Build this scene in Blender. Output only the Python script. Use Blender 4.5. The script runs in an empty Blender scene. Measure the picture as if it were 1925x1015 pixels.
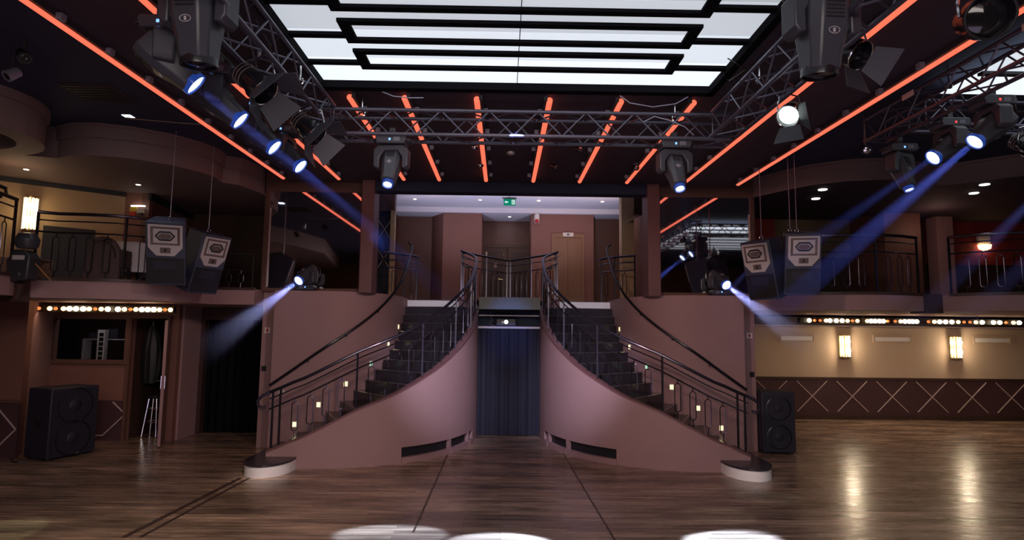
import bpy, bmesh, math, random
from mathutils import Vector, Matrix, Euler
random.seed(7)
C = bpy.context.scene.collection
SC = bpy.context.scene
PI = math.pi
AX = 0.12            # x of the hall's axis of symmetry

# ------------------------------------------------------------------ camera
F = 1120.0
cd = bpy.data.cameras.new('camera'); cam = bpy.data.objects.new('camera', cd); C.objects.link(cam)
cd.sensor_width = 36.0; cd.sensor_fit = 'HORIZONTAL'; cd.lens = 36.0*F/1925; cd.clip_end = 100; cd.clip_start = 0.05
cam.matrix_world = (Matrix.Translation((0, 0, 2.1)) @ Matrix.Rotation(-math.atan(15.5/F), 4, 'Z')
                    @ Matrix.Rotation(PI/2 + math.atan(111/F), 4, 'X') @ Matrix.Rotation(0.011, 4, 'Z'))
SC.camera = cam
# ------------------------------------------------------------------ world, exposure
w = bpy.data.worlds.new('World'); SC.world = w; w.use_nodes = True
w.node_tree.nodes['Background'].inputs[0].default_value = (0.35, 0.30, 0.42, 1)
w.node_tree.nodes['Background'].inputs[1].default_value = 0.05
SC.view_settings.view_transform = 'Standard'; SC.view_settings.look = 'None'
SC.view_settings.gamma = 1.0; SC.view_settings.exposure = 0.0; SC.view_settings.use_curve_mapping = False
SC.cycles.max_bounces = 6; SC.cycles.diffuse_bounces = 3; SC.cycles.glossy_bounces = 4
SC.cycles.volume_bounces = 0; SC.cycles.transparent_max_bounces = 16
SC.cycles.sample_clamp_indirect = 3.0; SC.cycles.use_denoising = True

def aim(o, target):
    d = Vector(target) - Vector(o.location)
    o.rotation_euler = d.to_track_quat('-Z', 'Y').to_euler()
def spot(name, loc, target, power, color, deg, blend=0.3, size=0.04):
    l = bpy.data.lights.new(name, 'SPOT'); l.energy = power; l.color = color
    l.spot_size = math.radians(deg); l.spot_blend = blend; l.shadow_soft_size = size
    o = bpy.data.objects.new(name, l); C.objects.link(o); o.location = loc; aim(o, target); return o
def area(name, loc, target, power, color, sx, sy):
    l = bpy.data.lights.new(name, 'AREA'); l.shape = 'RECTANGLE'; l.size = sx; l.size_y = sy
    l.energy = power; l.color = color
    o = bpy.data.objects.new(name, l); C.objects.link(o); o.location = loc; aim(o, target); return o
def point(name, loc, power, color, size=0.05):
    l = bpy.data.lights.new(name, 'POINT'); l.energy = power; l.color = color; l.shadow_soft_size = size
    o = bpy.data.objects.new(name, l); C.objects.link(o); o.location = loc; return o
# stage washes without fixtures, then added lamps that brighten single places
spot('wash_left', (0.5, 4.6, 4.35), (-1.0, 10.6, 1.25), 1600, (0.72, 0.72, 1.0), 24, 1.0, 0.15)
spot('wash_right', (-0.3, 4.6, 4.35), (1.25, 10.6, 1.25), 1600, (0.72, 0.72, 1.0), 24, 1.0, 0.15)
spot('wash_left_wall', (1.9, 2.0, 4.3), (-3.2, 10.3, 1.8), 520, (1.0, 0.74, 0.72), 44, 1.0, 0.2)
spot('wash_right_wall', (-1.7, 2.0, 4.3), (3.5, 10.3, 1.8), 560, (1.0, 0.68, 0.60), 44, 1.0, 0.2)
spot('wash_far_left', (-1.5, 1.0, 4.3), (-7.6, 10, 0.9), 260, (1.0, 0.72, 0.68), 28, 1.0, 0.2)
spot('stair_head_fill_left', (-0.9, 5.8, 4.2), (-1.45, 12.6, 2.5), 520, (0.78, 0.76, 1.0), 15, 1.0, 0.05)  # added pair of lamps, brightens the white top risers and upper steps
spot('stair_head_fill_right', (1.15, 5.8, 4.2), (1.70, 12.6, 2.5), 520, (0.78, 0.76, 1.0), 15, 1.0, 0.05)
spot('podium_fill_left', (-1.2, 4.6, 4.4), (-3.38, 8.62, 0.08), 330, (1.0, 0.86, 0.84), 9, 0.9, 0.05)  # added pair of narrow lamps to lift the white first steps
spot('podium_fill_right', (1.5, 4.6, 4.4), (3.62, 8.62, 0.08), 330, (1.0, 0.86, 0.84), 9, 0.9, 0.05)
spot('floor_warm', (-3.3, 3.0, 4.5), (-2.8, 6.3, 0), 260, (1.0, 0.76, 0.54), 60, 1.0, 0.2)  # added lamp for a warm pool of light on the floor
spot('blue_center', (0.12, 6.2, 4.2), (0.12, 12.0, 2.0), 900, (0.20, 0.30, 1.0), 12, 1.0, 0.1)
spot('blue_right', (5.2, 7.0, 4.3), (8.3, 14.6, 0.7), 160, (0.2, 0.3, 1.0), 16, 1.0, 0.1)
area('rear_fill', (0, -2.0, 4.4), (0, 6, 0.5), 250, (1.0, 0.86, 0.80), 5, 2)  # added general fill from behind the camera, not a fixture of the hall
area('upward_fill', (0, 0.5, 0.4), (0, 7, 4.5), 60, (0.75, 0.62, 0.95), 6, 2)  # added lamp facing up, stands in for bounced light on the dark ceiling
spot('ceiling_fill_left', (-1.5, 13.1, 2.78), (-1.2, 14.3, 5.3), 210, (0.70, 0.71, 1.0), 100, 1.0, 0.02)  # added pair hidden behind the landing to brighten the gallery ceiling
spot('ceiling_fill_right', (1.75, 13.1, 2.78), (1.4, 14.3, 5.3), 210, (0.70, 0.71, 1.0), 100, 1.0, 0.02)
area('gallery_warm', (1.6, 14.0, 5.2), (1.5, 15.9, 3.2), 13, (1.0, 0.62, 0.38), 2.5, 0.4)
area('gallery_warm_b', (-1.3, 14.0, 5.2), (-1.0, 15.9, 3.0), 7, (1.0, 0.62, 0.42), 2.5, 0.4)
point('bay_left', (-7.2, 8.7, 4.1), 4, (1.0, 0.66, 0.38), 0.2)
point('bay_right', (8.5, 11.4, 4.2), 4, (1.0, 0.55, 0.42), 0.2)
area('balcony_right_under', (9.2, 12.4, 2.38), (9.2, 13.6, 0.2), 30, (1.0, 0.72, 0.50), 6, 0.3)
area('balcony_left_under', (-7.2, 10.2, 2.30), (-7.2, 10.9, 0.3), 4, (1.0, 0.70, 0.50), 2.6, 0.2)

# ------------------------------------------------------------------ materials
MT = {}
def mat(name, col, rough=0.6, metal=0.0, var=0.12, scale=12.0, bump=0.0, bscale=150.0, emis=None, estr=0.0, spec=0.5, sample=True):
    m = bpy.data.materials.new(name); m.use_nodes = True; nt = m.node_tree
    b = nt.nodes['Principled BSDF']
    b.inputs['Roughness'].default_value = rough; b.inputs['Metallic'].default_value = metal
    b.inputs['Specular IOR Level'].default_value = spec
    tc = nt.nodes.new('ShaderNodeTexCoord')
    n = nt.nodes.new('ShaderNodeTexNoise'); n.inputs['Scale'].default_value = scale; n.inputs['Detail'].default_value = 3
    nt.links.new(tc.outputs['Object'], n.inputs['Vector'])
    mr = nt.nodes.new('ShaderNodeMapRange'); mr.inputs[3].default_value = 1-var; mr.inputs[4].default_value = 1+var
    nt.links.new(n.outputs['Fac'], mr.inputs[0])
    mx = nt.nodes.new('ShaderNodeMix'); mx.data_type = 'RGBA'; mx.blend_type = 'MULTIPLY'; mx.inputs[0].default_value = 1
    mx.inputs[6].default_value = (*col, 1); nt.links.new(mr.outputs[0], mx.inputs[7])
    nt.links.new(mx.outputs[2], b.inputs['Base Color'])
    if bump:
        n2 = nt.nodes.new('ShaderNodeTexNoise'); n2.inputs['Scale'].default_value = bscale
        nt.links.new(tc.outputs['Object'], n2.inputs['Vector'])
        bp = nt.nodes.new('ShaderNodeBump'); bp.inputs['Strength'].default_value = bump; bp.inputs['Distance'].default_value = 0.01
        nt.links.new(n2.outputs['Fac'], bp.inputs['Height']); nt.links.new(bp.outputs[0], b.inputs['Normal'])
    if emis:
        b.inputs['Emission Color'].default_value = (*emis, 1); b.inputs['Emission Strength'].default_value = estr
        if not sample: m.cycles.emission_sampling = 'NONE'
    MT[name] = m; return m

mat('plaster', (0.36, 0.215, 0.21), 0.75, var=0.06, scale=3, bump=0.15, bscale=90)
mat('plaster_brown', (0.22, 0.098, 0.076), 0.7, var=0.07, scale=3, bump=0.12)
mat('plaster_tan', (0.46, 0.31, 0.17), 0.75, var=0.06, scale=3, bump=0.15)
mat('plaster_beige', (0.54, 0.40, 0.29), 0.8, var=0.05, scale=3, bump=0.15)
mat('wainscot', (0.075, 0.035, 0.042), 0.5, var=0.1, scale=4)
mat('dark_brown', (0.055, 0.028, 0.022), 0.5, var=0.15, scale=5)
mat('mid_brown', (0.13, 0.062, 0.045), 0.55, var=0.12, scale=5)
mat('column_paint', (0.17, 0.075, 0.075), 0.5, var=0.08, scale=5)
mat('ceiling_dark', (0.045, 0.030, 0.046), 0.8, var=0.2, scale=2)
mat('ceiling_blue', (0.022, 0.028, 0.062), 0.8, var=0.2, scale=2)
mat('soffit_white', (0.70, 0.69, 0.76), 0.8, var=0.03)
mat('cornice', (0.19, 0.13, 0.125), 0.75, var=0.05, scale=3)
mat('red_wall', (0.30, 0.035, 0.035), 0.7, var=0.1)
mat('olive_wall', (0.16, 0.12, 0.07), 0.7, var=0.1)
mat('black', (0.012, 0.012, 0.014), 0.5, var=0.2)
mat('matte_black', (0.008, 0.008, 0.01), 0.9, spec=0.03)
mat('black_gloss', (0.012, 0.012, 0.016), 0.22, var=0.2)
mat('black_plastic', (0.030, 0.030, 0.036), 0.4, var=0.15, scale=30)
mat('fixture_grey', (0.045, 0.046, 0.058), 0.38, var=0.12, scale=20)
mat('fixture_face', (0.16, 0.16, 0.20), 0.35, var=0.1, scale=20)
mat('truss_metal', (0.14, 0.135, 0.18), 0.38, 0.75, var=0.12, scale=9)
mat('rail_metal', (0.075, 0.07, 0.095), 0.25, 0.85, var=0.2, scale=14)
mat('clip_metal', (0.30, 0.30, 0.38), 0.35, 0.4)
mat('chrome', (0.75, 0.75, 0.78), 0.15, 1.0, var=0.05)
mat('brass', (0.55, 0.40, 0.18), 0.3, 1.0, var=0.1)
mat('silver_paint', (0.60, 0.55, 0.55), 0.35, 0.2, var=0.05)
mat('horn', (0.16, 0.12, 0.11), 0.45, 0.2, var=0.15, scale=20)
mat('cabinet_paint', (0.045, 0.052, 0.085), 0.5, var=0.12, scale=20, bump=0.2, bscale=300)
mat('bin_paint', (0.022, 0.022, 0.038), 0.5, var=0.12, scale=20, bump=0.2, bscale=300)
mat('grille', (0.016, 0.017, 0.028), 0.55, var=0.3, scale=200)
mat('white_paint', (0.80, 0.76, 0.74), 0.55, var=0.04, scale=8)
mat('white_cloth', (0.75, 0.73, 0.74), 0.8, var=0.05, scale=8)
mat('chair_fabric', (0.075, 0.045, 0.042), 0.8, var=0.15)
mat('steel_strip', (0.45, 0.42, 0.40), 0.3, 0.9, var=0.2)
mat('tread', (0.030, 0.026, 0.032), 0.22, var=0.35, scale=8, bump=0.15, bscale=40)
mat('fascia_green', (0.20, 0.235, 0.20), 0.6, var=0.06)
mat('curtain', (0.014, 0.015, 0.032), 0.7, var=0.25, scale=3)
mat('niche_blue', (0.04, 0.07, 0.12), 0.6, var=0.2)
mat('door_wood', (0.22, 0.105, 0.055), 0.45, var=0.12, scale=6)
mat('door_dark', (0.075, 0.032, 0.022), 0.45, var=0.12, scale=6)
mat('molding', (0.60, 0.47, 0.44), 0.5, var=0.05)
mat('plate', (0.7, 0.66, 0.60), 0.5)
mat('red', (0.5, 0.02, 0.02), 0.5); mat('yellow', (0.65, 0.48, 0.03), 0.5)
mat('sign_green', (0.0, 0.2, 0.12), 0.5, emis=(0.0, 0.33, 0.20), estr=0.6)
mat('sign_white', (0.8, 0.8, 0.8), 0.5, emis=(0.8, 1, 0.92), estr=0.8)
mat('led', (0.8, 0.1, 0.05), 0.4, emis=(1.0, 0.175, 0.095), estr=1.1)
mat('lens', (0.8, 0.85, 1.0), 0.2, emis=(0.72, 0.86, 1.0), estr=5.0, sample=False)
mat('lens_ring', (0.02, 0.04, 0.12), 0.2, 0.2, emis=(0.03, 0.10, 0.6), estr=0.35, sample=False)  # blue glow around a lit lens, put into the ring's emission
mat('lens_dark', (0.01, 0.01, 0.012), 0.08)
mat('lens_soft', (0.8, 0.9, 0.85), 0.2, emis=(0.85, 1.0, 0.95), estr=2.0, sample=False)
mat('display_blue', (0.1, 0.2, 0.8), 0.3, emis=(0.2, 0.45, 1), estr=1.6, sample=False)
mat('display_red', (0.8, 0.05, 0.05), 0.3, emis=(1, 0.06, 0.06), estr=1.2, sample=False)
mat('bulb_bright', (1, 0.8, 0.5), 0.3, emis=(1.0, 0.74, 0.46), estr=9)
mat('bulb_mid', (1, 0.7, 0.4), 0.3, emis=(1.0, 0.56, 0.24), estr=4.0, sample=False)
mat('bulb_dim', (0.9, 0.4, 0.15), 0.3, emis=(1.0, 0.30, 0.08), estr=0.8, sample=False)
mat('sconce_glass', (1, 0.9, 0.7), 0.2, emis=(1.0, 0.74, 0.40), estr=6.0)
mat('sconce_clear', (0.5, 0.42, 0.25), 0.15, emis=(1.0, 0.80, 0.50), estr=1.8, sample=False)
mat('sconce_lamp', (1, 0.95, 0.8), 0.2, emis=(1.0, 0.80, 0.54), estr=130.0)
mat('sconce_lamp_soft', (1, 0.95, 0.8), 0.2, emis=(1.0, 0.78, 0.45), estr=13.0)
mat('downlight', (1, 0.95, 0.9), 0.3, emis=(1.0, 0.93, 0.85), estr=4.0, sample=False)
mat('step_glow', (1, 0.9, 0.6), 0.3, emis=(1.0, 0.86, 0.45), estr=1.4)
mat('step_green', (0.6, 0.9, 0.6), 0.3, emis=(0.35, 0.75, 0.5), estr=0.8)
for i, s in enumerate((1.05, 0.82, 0.58, 0.42)):
    mat('light_panel_%d' % i, (0.7, 0.75, 0.8), 0.4, emis=(0.84, 0.92, 1.0), estr=s, var=0.03, scale=1)
mat('mirror', (0.72, 0.70, 0.74), 0.03, 1.0, var=0.02, scale=2)
g = mat('glass', (0.85, 0.87, 0.9), 0.03, var=0.0); g.node_tree.nodes['Principled BSDF'].inputs['Transmission Weight'].default_value = 1.0
g.node_tree.nodes['Principled BSDF'].inputs['IOR'].default_value = 1.1

def wood():
    m = bpy.data.materials.new('floor_wood'); m.use_nodes = True; nt = m.node_tree; b = nt.nodes['Principled BSDF']
    N = nt.nodes.new; L = nt.links.new
    tc = N('ShaderNodeTexCoord')
    br = N('ShaderNodeTexBrick'); br.offset = 0.37; br.inputs['Scale'].default_value = 1.0
    br.inputs['Brick Width'].default_value = 1.1; br.inputs['Row Height'].default_value = 0.085
    br.inputs['Mortar Size'].default_value = 0.0016; br.inputs['Mortar Smooth'].default_value = 0.4
    br.inputs['Color1'].default_value = (0.33, 0.225, 0.16, 1); br.inputs['Color2'].default_value = (0.20, 0.132, 0.096, 1)
    br.inputs['Mortar'].default_value = (0.03, 0.018, 0.012, 1)
    L(tc.outputs['Object'], br.inputs['Vector'])
    mp = N('ShaderNodeMapping'); mp.inputs['Scale'].default_value = (0.7, 9, 1); L(tc.outputs['Object'], mp.inputs['Vector'])
    n = N('ShaderNodeTexNoise'); n.inputs['Scale'].default_value = 1.6; n.inputs['Detail'].default_value = 6; n.inputs['Roughness'].default_value = 0.6
    L(mp.outputs[0], n.inputs['Vector'])
    mr = N('ShaderNodeMapRange'); mr.inputs[1].default_value = 0.3; mr.inputs[2].default_value = 0.72; mr.inputs[3].default_value = 0.40; mr.inputs[4].default_value = 1.8
    L(n.outputs['Fac'], mr.inputs[0])
    mp2 = N('ShaderNodeMapping'); mp2.inputs['Scale'].default_value = (0.5, 2.2, 1); L(tc.outputs['Object'], mp2.inputs['Vector'])
    n3 = N('ShaderNodeTexNoise'); n3.inputs['Scale'].default_value = 1.3; n3.inputs['Detail'].default_value = 4; L(mp2.outputs[0], n3.inputs['Vector'])
    mr3 = N('ShaderNodeMapRange'); mr3.inputs[1].default_value = 0.3; mr3.inputs[2].default_value = 0.7; mr3.inputs[3].default_value = 0.55; mr3.inputs[4].default_value = 1.55
    L(n3.outputs['Fac'], mr3.inputs[0])
    mu = N('ShaderNodeMath'); mu.operation = 'MULTIPLY'; L(mr.outputs[0], mu.inputs[0]); L(mr3.outputs[0], mu.inputs[1])
    mx = N('ShaderNodeMix'); mx.data_type = 'RGBA'; mx.blend_type = 'MULTIPLY'; mx.inputs[0].default_value = 1
    L(br.outputs['Color'], mx.inputs[6]); L(mu.outputs[0], mx.inputs[7]); L(mx.outputs[2], b.inputs['Base Color'])
    r = N('ShaderNodeMapRange'); r.inputs[1].default_value = 0.3; r.inputs[2].default_value = 0.7; r.inputs[3].default_value = 0.17; r.inputs[4].default_value = 0.34
    L(n.outputs['Fac'], r.inputs[0]); L(r.outputs[0], b.inputs['Roughness'])
    bp = N('ShaderNodeBump'); bp.inputs['Strength'].default_value = 0.18; bp.inputs['Distance'].default_value = 0.006
    L(n.outputs['Fac'], bp.inputs['Height']); L(bp.outputs[0], b.inputs['Normal'])
    b.inputs['Specular IOR Level'].default_value = 0.6
    MT['floor_wood'] = m
wood()

def haze(density, col, L=None):
    m = bpy.data.materials.new('haze'); m.use_nodes = True; nt = m.node_tree; nt.nodes.clear()
    o = nt.nodes.new('ShaderNodeOutputMaterial'); v = nt.nodes.new('ShaderNodeVolumeScatter')
    v.inputs['Color'].default_value = (*col, 1); v.inputs['Density'].default_value = density
    v.inputs['Anisotropy'].default_value = 0.0
    if L:      # the haze thins out along the beam
        tc = nt.nodes.new('ShaderNodeTexCoord'); sp = nt.nodes.new('ShaderNodeSeparateXYZ'); mr = nt.nodes.new('ShaderNodeMapRange')
        mr.interpolation_type = 'SMOOTHSTEP'
        mr.inputs[1].default_value = L*.15; mr.inputs[2].default_value = L*.98; mr.inputs[3].default_value = density; mr.inputs[4].default_value = 0.0
        nt.links.new(tc.outputs['Object'], sp.inputs[0]); nt.links.new(sp.outputs['Z'], mr.inputs[0]); nt.links.new(mr.outputs[0], v.inputs['Density'])
    nt.links.new(v.outputs[0], o.inputs['Volume'])
    return m
HAZE = (0.008, (0.26, 0.28, 1.0)); HAZE2 = (0.85, (0.42, 0.37, 1.0))

# ------------------------------------------------------------------ mesh helpers
class MB:
    def __init__(s, M=None): s.v = []; s.f = []; s.M = M
    def add(s, vs, fs):
        k = len(s.v)
        s.v += [tuple(s.M @ Vector(p)) if s.M else tuple(p) for p in vs]
        s.f += [tuple(i+k for i in f) for f in fs]; return s
    def box(s, x0, x1, y0, y1, z0, z1):
        return s.add([(x0,y0,z0),(x1,y0,z0),(x1,y1,z0),(x0,y1,z0),(x0,y0,z1),(x1,y0,z1),(x1,y1,z1),(x0,y1,z1)],
                     [(0,3,2,1),(4,5,6,7),(0,1,5,4),(1,2,6,5),(2,3,7,6),(3,0,4,7)])
    def prism(s, poly, z0, z1, ax='z'):
        n = len(poly)
        def P(a, b, h): return (a, b, h) if ax == 'z' else ((a, h, b) if ax == 'y' else (h, a, b))
        return s.add([P(a, b, z0) for a, b in poly] + [P(a, b, z1) for a, b in poly],
                     [tuple(range(n))[::-1], tuple(range(n, 2*n))] + [(i, (i+1) % n, n+(i+1) % n, n+i) for i in range(n)])
    def loft(s, rings, cap=True, closed=True):
        n = len(rings[0]); vs = [p for r in rings for p in r]; fs = []
        for j in range(len(rings)-1):
            for i in range(n if closed else n-1):
                a = j*n+i; b = j*n+(i+1) % n; fs.append((a, b, b+n, a+n))
        if cap: fs += [tuple(range(n))[::-1], tuple(range((len(rings)-1)*n, len(rings)*n))]
        return s.add(vs, fs)
    def tube(s, pts, r, seg=8, closed=False, cap=True):
        pts = [Vector(p) for p in pts]; n = len(pts); rings = []; up = None
        for i, p in enumerate(pts):
            if closed: t = pts[(i+1) % n] - pts[i-1]
            else: t = pts[min(i+1, n-1)] - pts[max(i-1, 0)]
            t.normalize()
            if up is None:
                up = Vector((0, 0, 1)) if abs(t.z) < 0.9 else Vector((1, 0, 0))
            up = (up - t*up.dot(t)); up.normalize(); sd = t.cross(up)
            rr = r[i] if isinstance(r, (list, tuple)) else r
            rings.append([p + (up*math.cos(a)+sd*math.sin(a))*rr for a in [2*PI*k/seg + PI/seg for k in range(seg)]])
        if closed: rings.append(rings[0])
        return s.loft(rings, cap and not closed)
    def cyl(s, p0, p1, r0, r1=None, seg=20):
        return s.tube([p0, p1], [r0, r0 if r1 is None else r1], seg)
    def lathe(s, prof, c=(0, 0, 0), seg=24, cap=True):
        return s.loft([[(c[0]+r*math.cos(2*PI*k/seg), c[1]+r*math.sin(2*PI*k/seg), c[2]+z) for k in range(seg)] for r, z in prof], cap)
    def sphere(s, c, r, seg=10, sq=1.0):
        return s.lathe([(max(1e-4, r*math.sin(PI*i/6)), -r*sq*math.cos(PI*i/6)) for i in range(7)], c, seg)
    def build(s, name, m, parent=None, bevel=0, mw=None, smooth=True):
        me = bpy.data.meshes.new(name); me.from_pydata(s.v, [], s.f)
        bm = bmesh.new(); bm.from_mesh(me); bmesh.ops.recalc_face_normals(bm, faces=bm.faces); bm.to_mesh(me); bm.free()
        if smooth:
            for p in me.polygons: p.use_smooth = True
            me.set_sharp_from_angle(angle=math.radians(35))
        me.materials.append(MT[m] if isinstance(m, str) else m)
        o = bpy.data.objects.new(name, me); C.objects.link(o)
        if parent: o.parent = parent
        if mw is not None: o.matrix_local = mw
        if bevel:
            b = o.modifiers.new('bevel', 'BEVEL'); b.width = bevel; b.segments = 2; b.limit_method = 'ANGLE'; b.angle_limit = math.radians(40)
        return o
def B(*a): return MB().box(*a)
def thing(name, label, cat, loc=(0,0,0), rot=(0,0,0), group=None):
    o = bpy.data.objects.new(name, None); C.objects.link(o); o.location = loc; o.rotation_euler = rot
    o.empty_display_size = 0.1
    return tag(o, label, cat, group)
def tag(o, label, cat, group=None, kind=None):
    o['label'] = label; o['category'] = cat
    if group: o['group'] = group
    if kind: o['kind'] = kind
    return o
def struct(name, mb, m, label=None, parent=None, bevel=0):
    o = mb.build(name, m, parent, bevel, smooth=True)
    if not parent:
        o['kind'] = 'structure'
        if label: o['label'] = label; o['category'] = name.split('_')[0]
    return o
def copy_tree(o, parent=None):
    c = o.copy(); C.objects.link(c)
    if parent: c.parent = parent
    for ch in list(o.children): copy_tree(ch, c)
    return c
SIDE = {-1: 'left', 1: 'right'}

# ------------------------------------------------------------------ floor
struct('floor', B(-14, 17, -5, 17.5, -0.15, 0), 'floor_wood', 'dark brown glossy plank dance floor')
def strip(name, a, b, wd, m='dark_brown'):
    a = Vector((*a, 0)); b = Vector((*b, 0)); d = (b-a).normalized(); n = Vector((-d.y, d.x, 0))*wd/2
    return struct(name, MB().prism([tuple((p)[:2]) for p in (a-n, b-n, b+n, a+n)], 0.0, 0.003), m)
strip('trim_1', (-3.62, 8.56), (-3.74, 6.2), 0.06); strip('trim_2', (-3.50, 8.56), (-3.58, 6.2), 0.04)
strip('trim_3', (-0.9, 10.2), (-0.9, 6.4), 0.02); strip('trim_4', (1.05, 10.3), (1.15, 6.2), 0.02)

# ------------------------------------------------------------------ staircases
def ell(th, a, b, n, cx=-3.3, cy=12.0):
    return (cx + a*abs(math.sin(th))**(2/n), cy - b*abs(math.cos(th))**(2/n))
def curve(kind, t):      # t in 0..1 : 0-.08 straight, .08-.86 quarter turn, .86-1 straight back
    a, b, n = (2.68, 2.88, 2.3) if kind == 'o' else (1.15, 1.68, 2.2)
    if t < .08: return (-3.62 + (t/.08)*.32, 12-b)
    if t > .86:
        u = (t-.86)/.14; return (-3.3 + a - (.38*u*u if kind == 'o' else 0), 12 + u*.70)
    # even spacing by re-parametrising the angle
    th = PI/2*((t-.08)/.78)
    return ell(th, a, b, n)
NS = 96
OUT = [curve('o', i/NS) for i in range(NS+1)]
INN = [curve('i', i/NS) for i in range(NS+1)]
def arclen(P):
    s = [0.0]
    for i in range(1, len(P)): s.append(s[-1] + math.dist(P[i], P[i-1]))
    return s
SO = arclen(OUT); SI = arclen(INN)
def inn_at(s_):
    s_ = max(0, min(SI[-1], s_))
    for i in range(1, NS+1):
        if s_ <= SI[i]:
            t = (s_-SI[i-1])/max(1e-9, SI[i]-SI[i-1]); a, b = INN[i-1], INN[i]
            p = (a[0]+(b[0]-a[0])*t, a[1]+(b[1]-a[1])*t); L = math.hypot(b[0]-a[0], b[1]-a[1]) or 1
            return p, ((b[1]-a[1])/L, -(b[0]-a[0])/L)
    return INN[-1], (1, 0)
def s_of_z(z): return (z-.20)/.75
def near(x, y):
    return min(range(NS+1), key=lambda i: (OUT[i][0]-x)**2 + (OUT[i][1]-y)**2)
tab = [(-3.62, 9.12, .24), (-3.3, 9.12, .36), (-3.14, 9.12, .45), (-2.3, 9.255, .85), (-1.74, 9.51, 1.09), (-1.18, 10.03, 1.44), (-.89, 10.51, 1.72), (-.66, 11.33, 2.15), (-.62, 12.0, 2.5), (-1.0, 12.7, 2.72)]
ts = [(SO[near(x, y)], z) for x, y, z in tab]
def ztop(i):
    s = SO[i]
    for (a, za), (b, zb) in zip(ts, ts[1:]):
        if s <= b + 1e-9: return za + (zb-za)*max(0, (s-a))/max(1e-6, b-a)
    return ts[-1][1]
ZT = [ztop(i) for i in range(NS+1)]
# light smoothing
for _ in range(6): ZT = [ZT[0]] + [(ZT[i-1]+ZT[i]*2+ZT[i+1])/4 for i in range(1, NS)] + [ZT[-1]]
def nrm(P, i):
    a = P[max(i-1, 0)]; b = P[min(i+1, len(P)-1)]; dx, dy = b[0]-a[0], b[1]-a[1]; L = math.hypot(dx, dy) or 1
    return (dy/L, -dx/L)     # outward (towards the viewer / centre)
H = 2.70/16
def sx(p, s): return (AX - s*p[0], p[1])      # s=-1 keeps left

def railing(name, label, path, tops, posts, loops, parent=None, base=0.04, second=0.13, mid=0.30, wob=None, group=None, r=0.02):
    """path: list of (x,y,z) at foot; tops: height of the handrail above foot"""
    root = thing(name, label, 'railing', path[0] if False else (0, 0, 0), group=group) if parent is None else parent
    P = [Vector(p) for p in path]; S = [0.0]
    for i in range(1, len(P)): S.append(S[-1] + (P[i].xy-P[i-1].xy).length)
    def at(s):
        for i in range(1, len(P)):
            if s <= S[i] + 1e-9:
                t = (s-S[i-1])/max(1e-9, S[i]-S[i-1]); return P[i-1].lerp(P[i], t), (P[i]-P[i-1]), tops[i-1]+(tops[i]-tops[i-1])*t
        return P[-1], P[-1]-P[-2], tops[-1]
    def off(k): return [P[i]+Vector((0, 0, tops[i]-k)) for i in range(len(P))]
    MB().tube(off(0), r*1.25, 8).build('handrail', 'rail_metal', root)
    MB().tube(off(second), r*.55, 6).build('upper_rail', 'rail_metal', root)
    MB().tube(off(mid), r*.7, 6).build('middle_rail', 'rail_metal', root)
    for s in posts:
        p, d, h = at(s)
        MB().tube([p, p+Vector((0, 0, h))], r*.95, 4).build('post', 'rail_metal', root)
    for s in loops:
        p, d, h = at(s); slope = d.z/max(1e-6, d.xy.length); t = Vector((d.x, d.y, 0)).normalized()
        z1 = h-mid; lo = base+.07; hi = z1-.06; hw = 0.045
        pts = []
        for k in range(9):
            a = PI*k/8; pts.append((hw*math.cos(a), hi-hw+hw*math.sin(a)))
        for k in range(9):
            a = PI+PI*k/8; pts.append((hw*math.cos(a), lo+hw+hw*math.sin(a)))
        m = MB(); m.tube([p+t*u+Vector((0, 0, v)) for u, v in pts], r*.38, 5, closed=True)
        m.tube([p+Vector((0, 0, hi-.004)), p+Vector((0, 0, z1+.01))], r*.38, 5); m.tube([p+Vector((0, 0, lo+.004)), p+Vector((0, 0, 0))], r*.38, 5)
        m.build('baluster', 'rail_metal', root)
    return root, S[-1]

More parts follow.
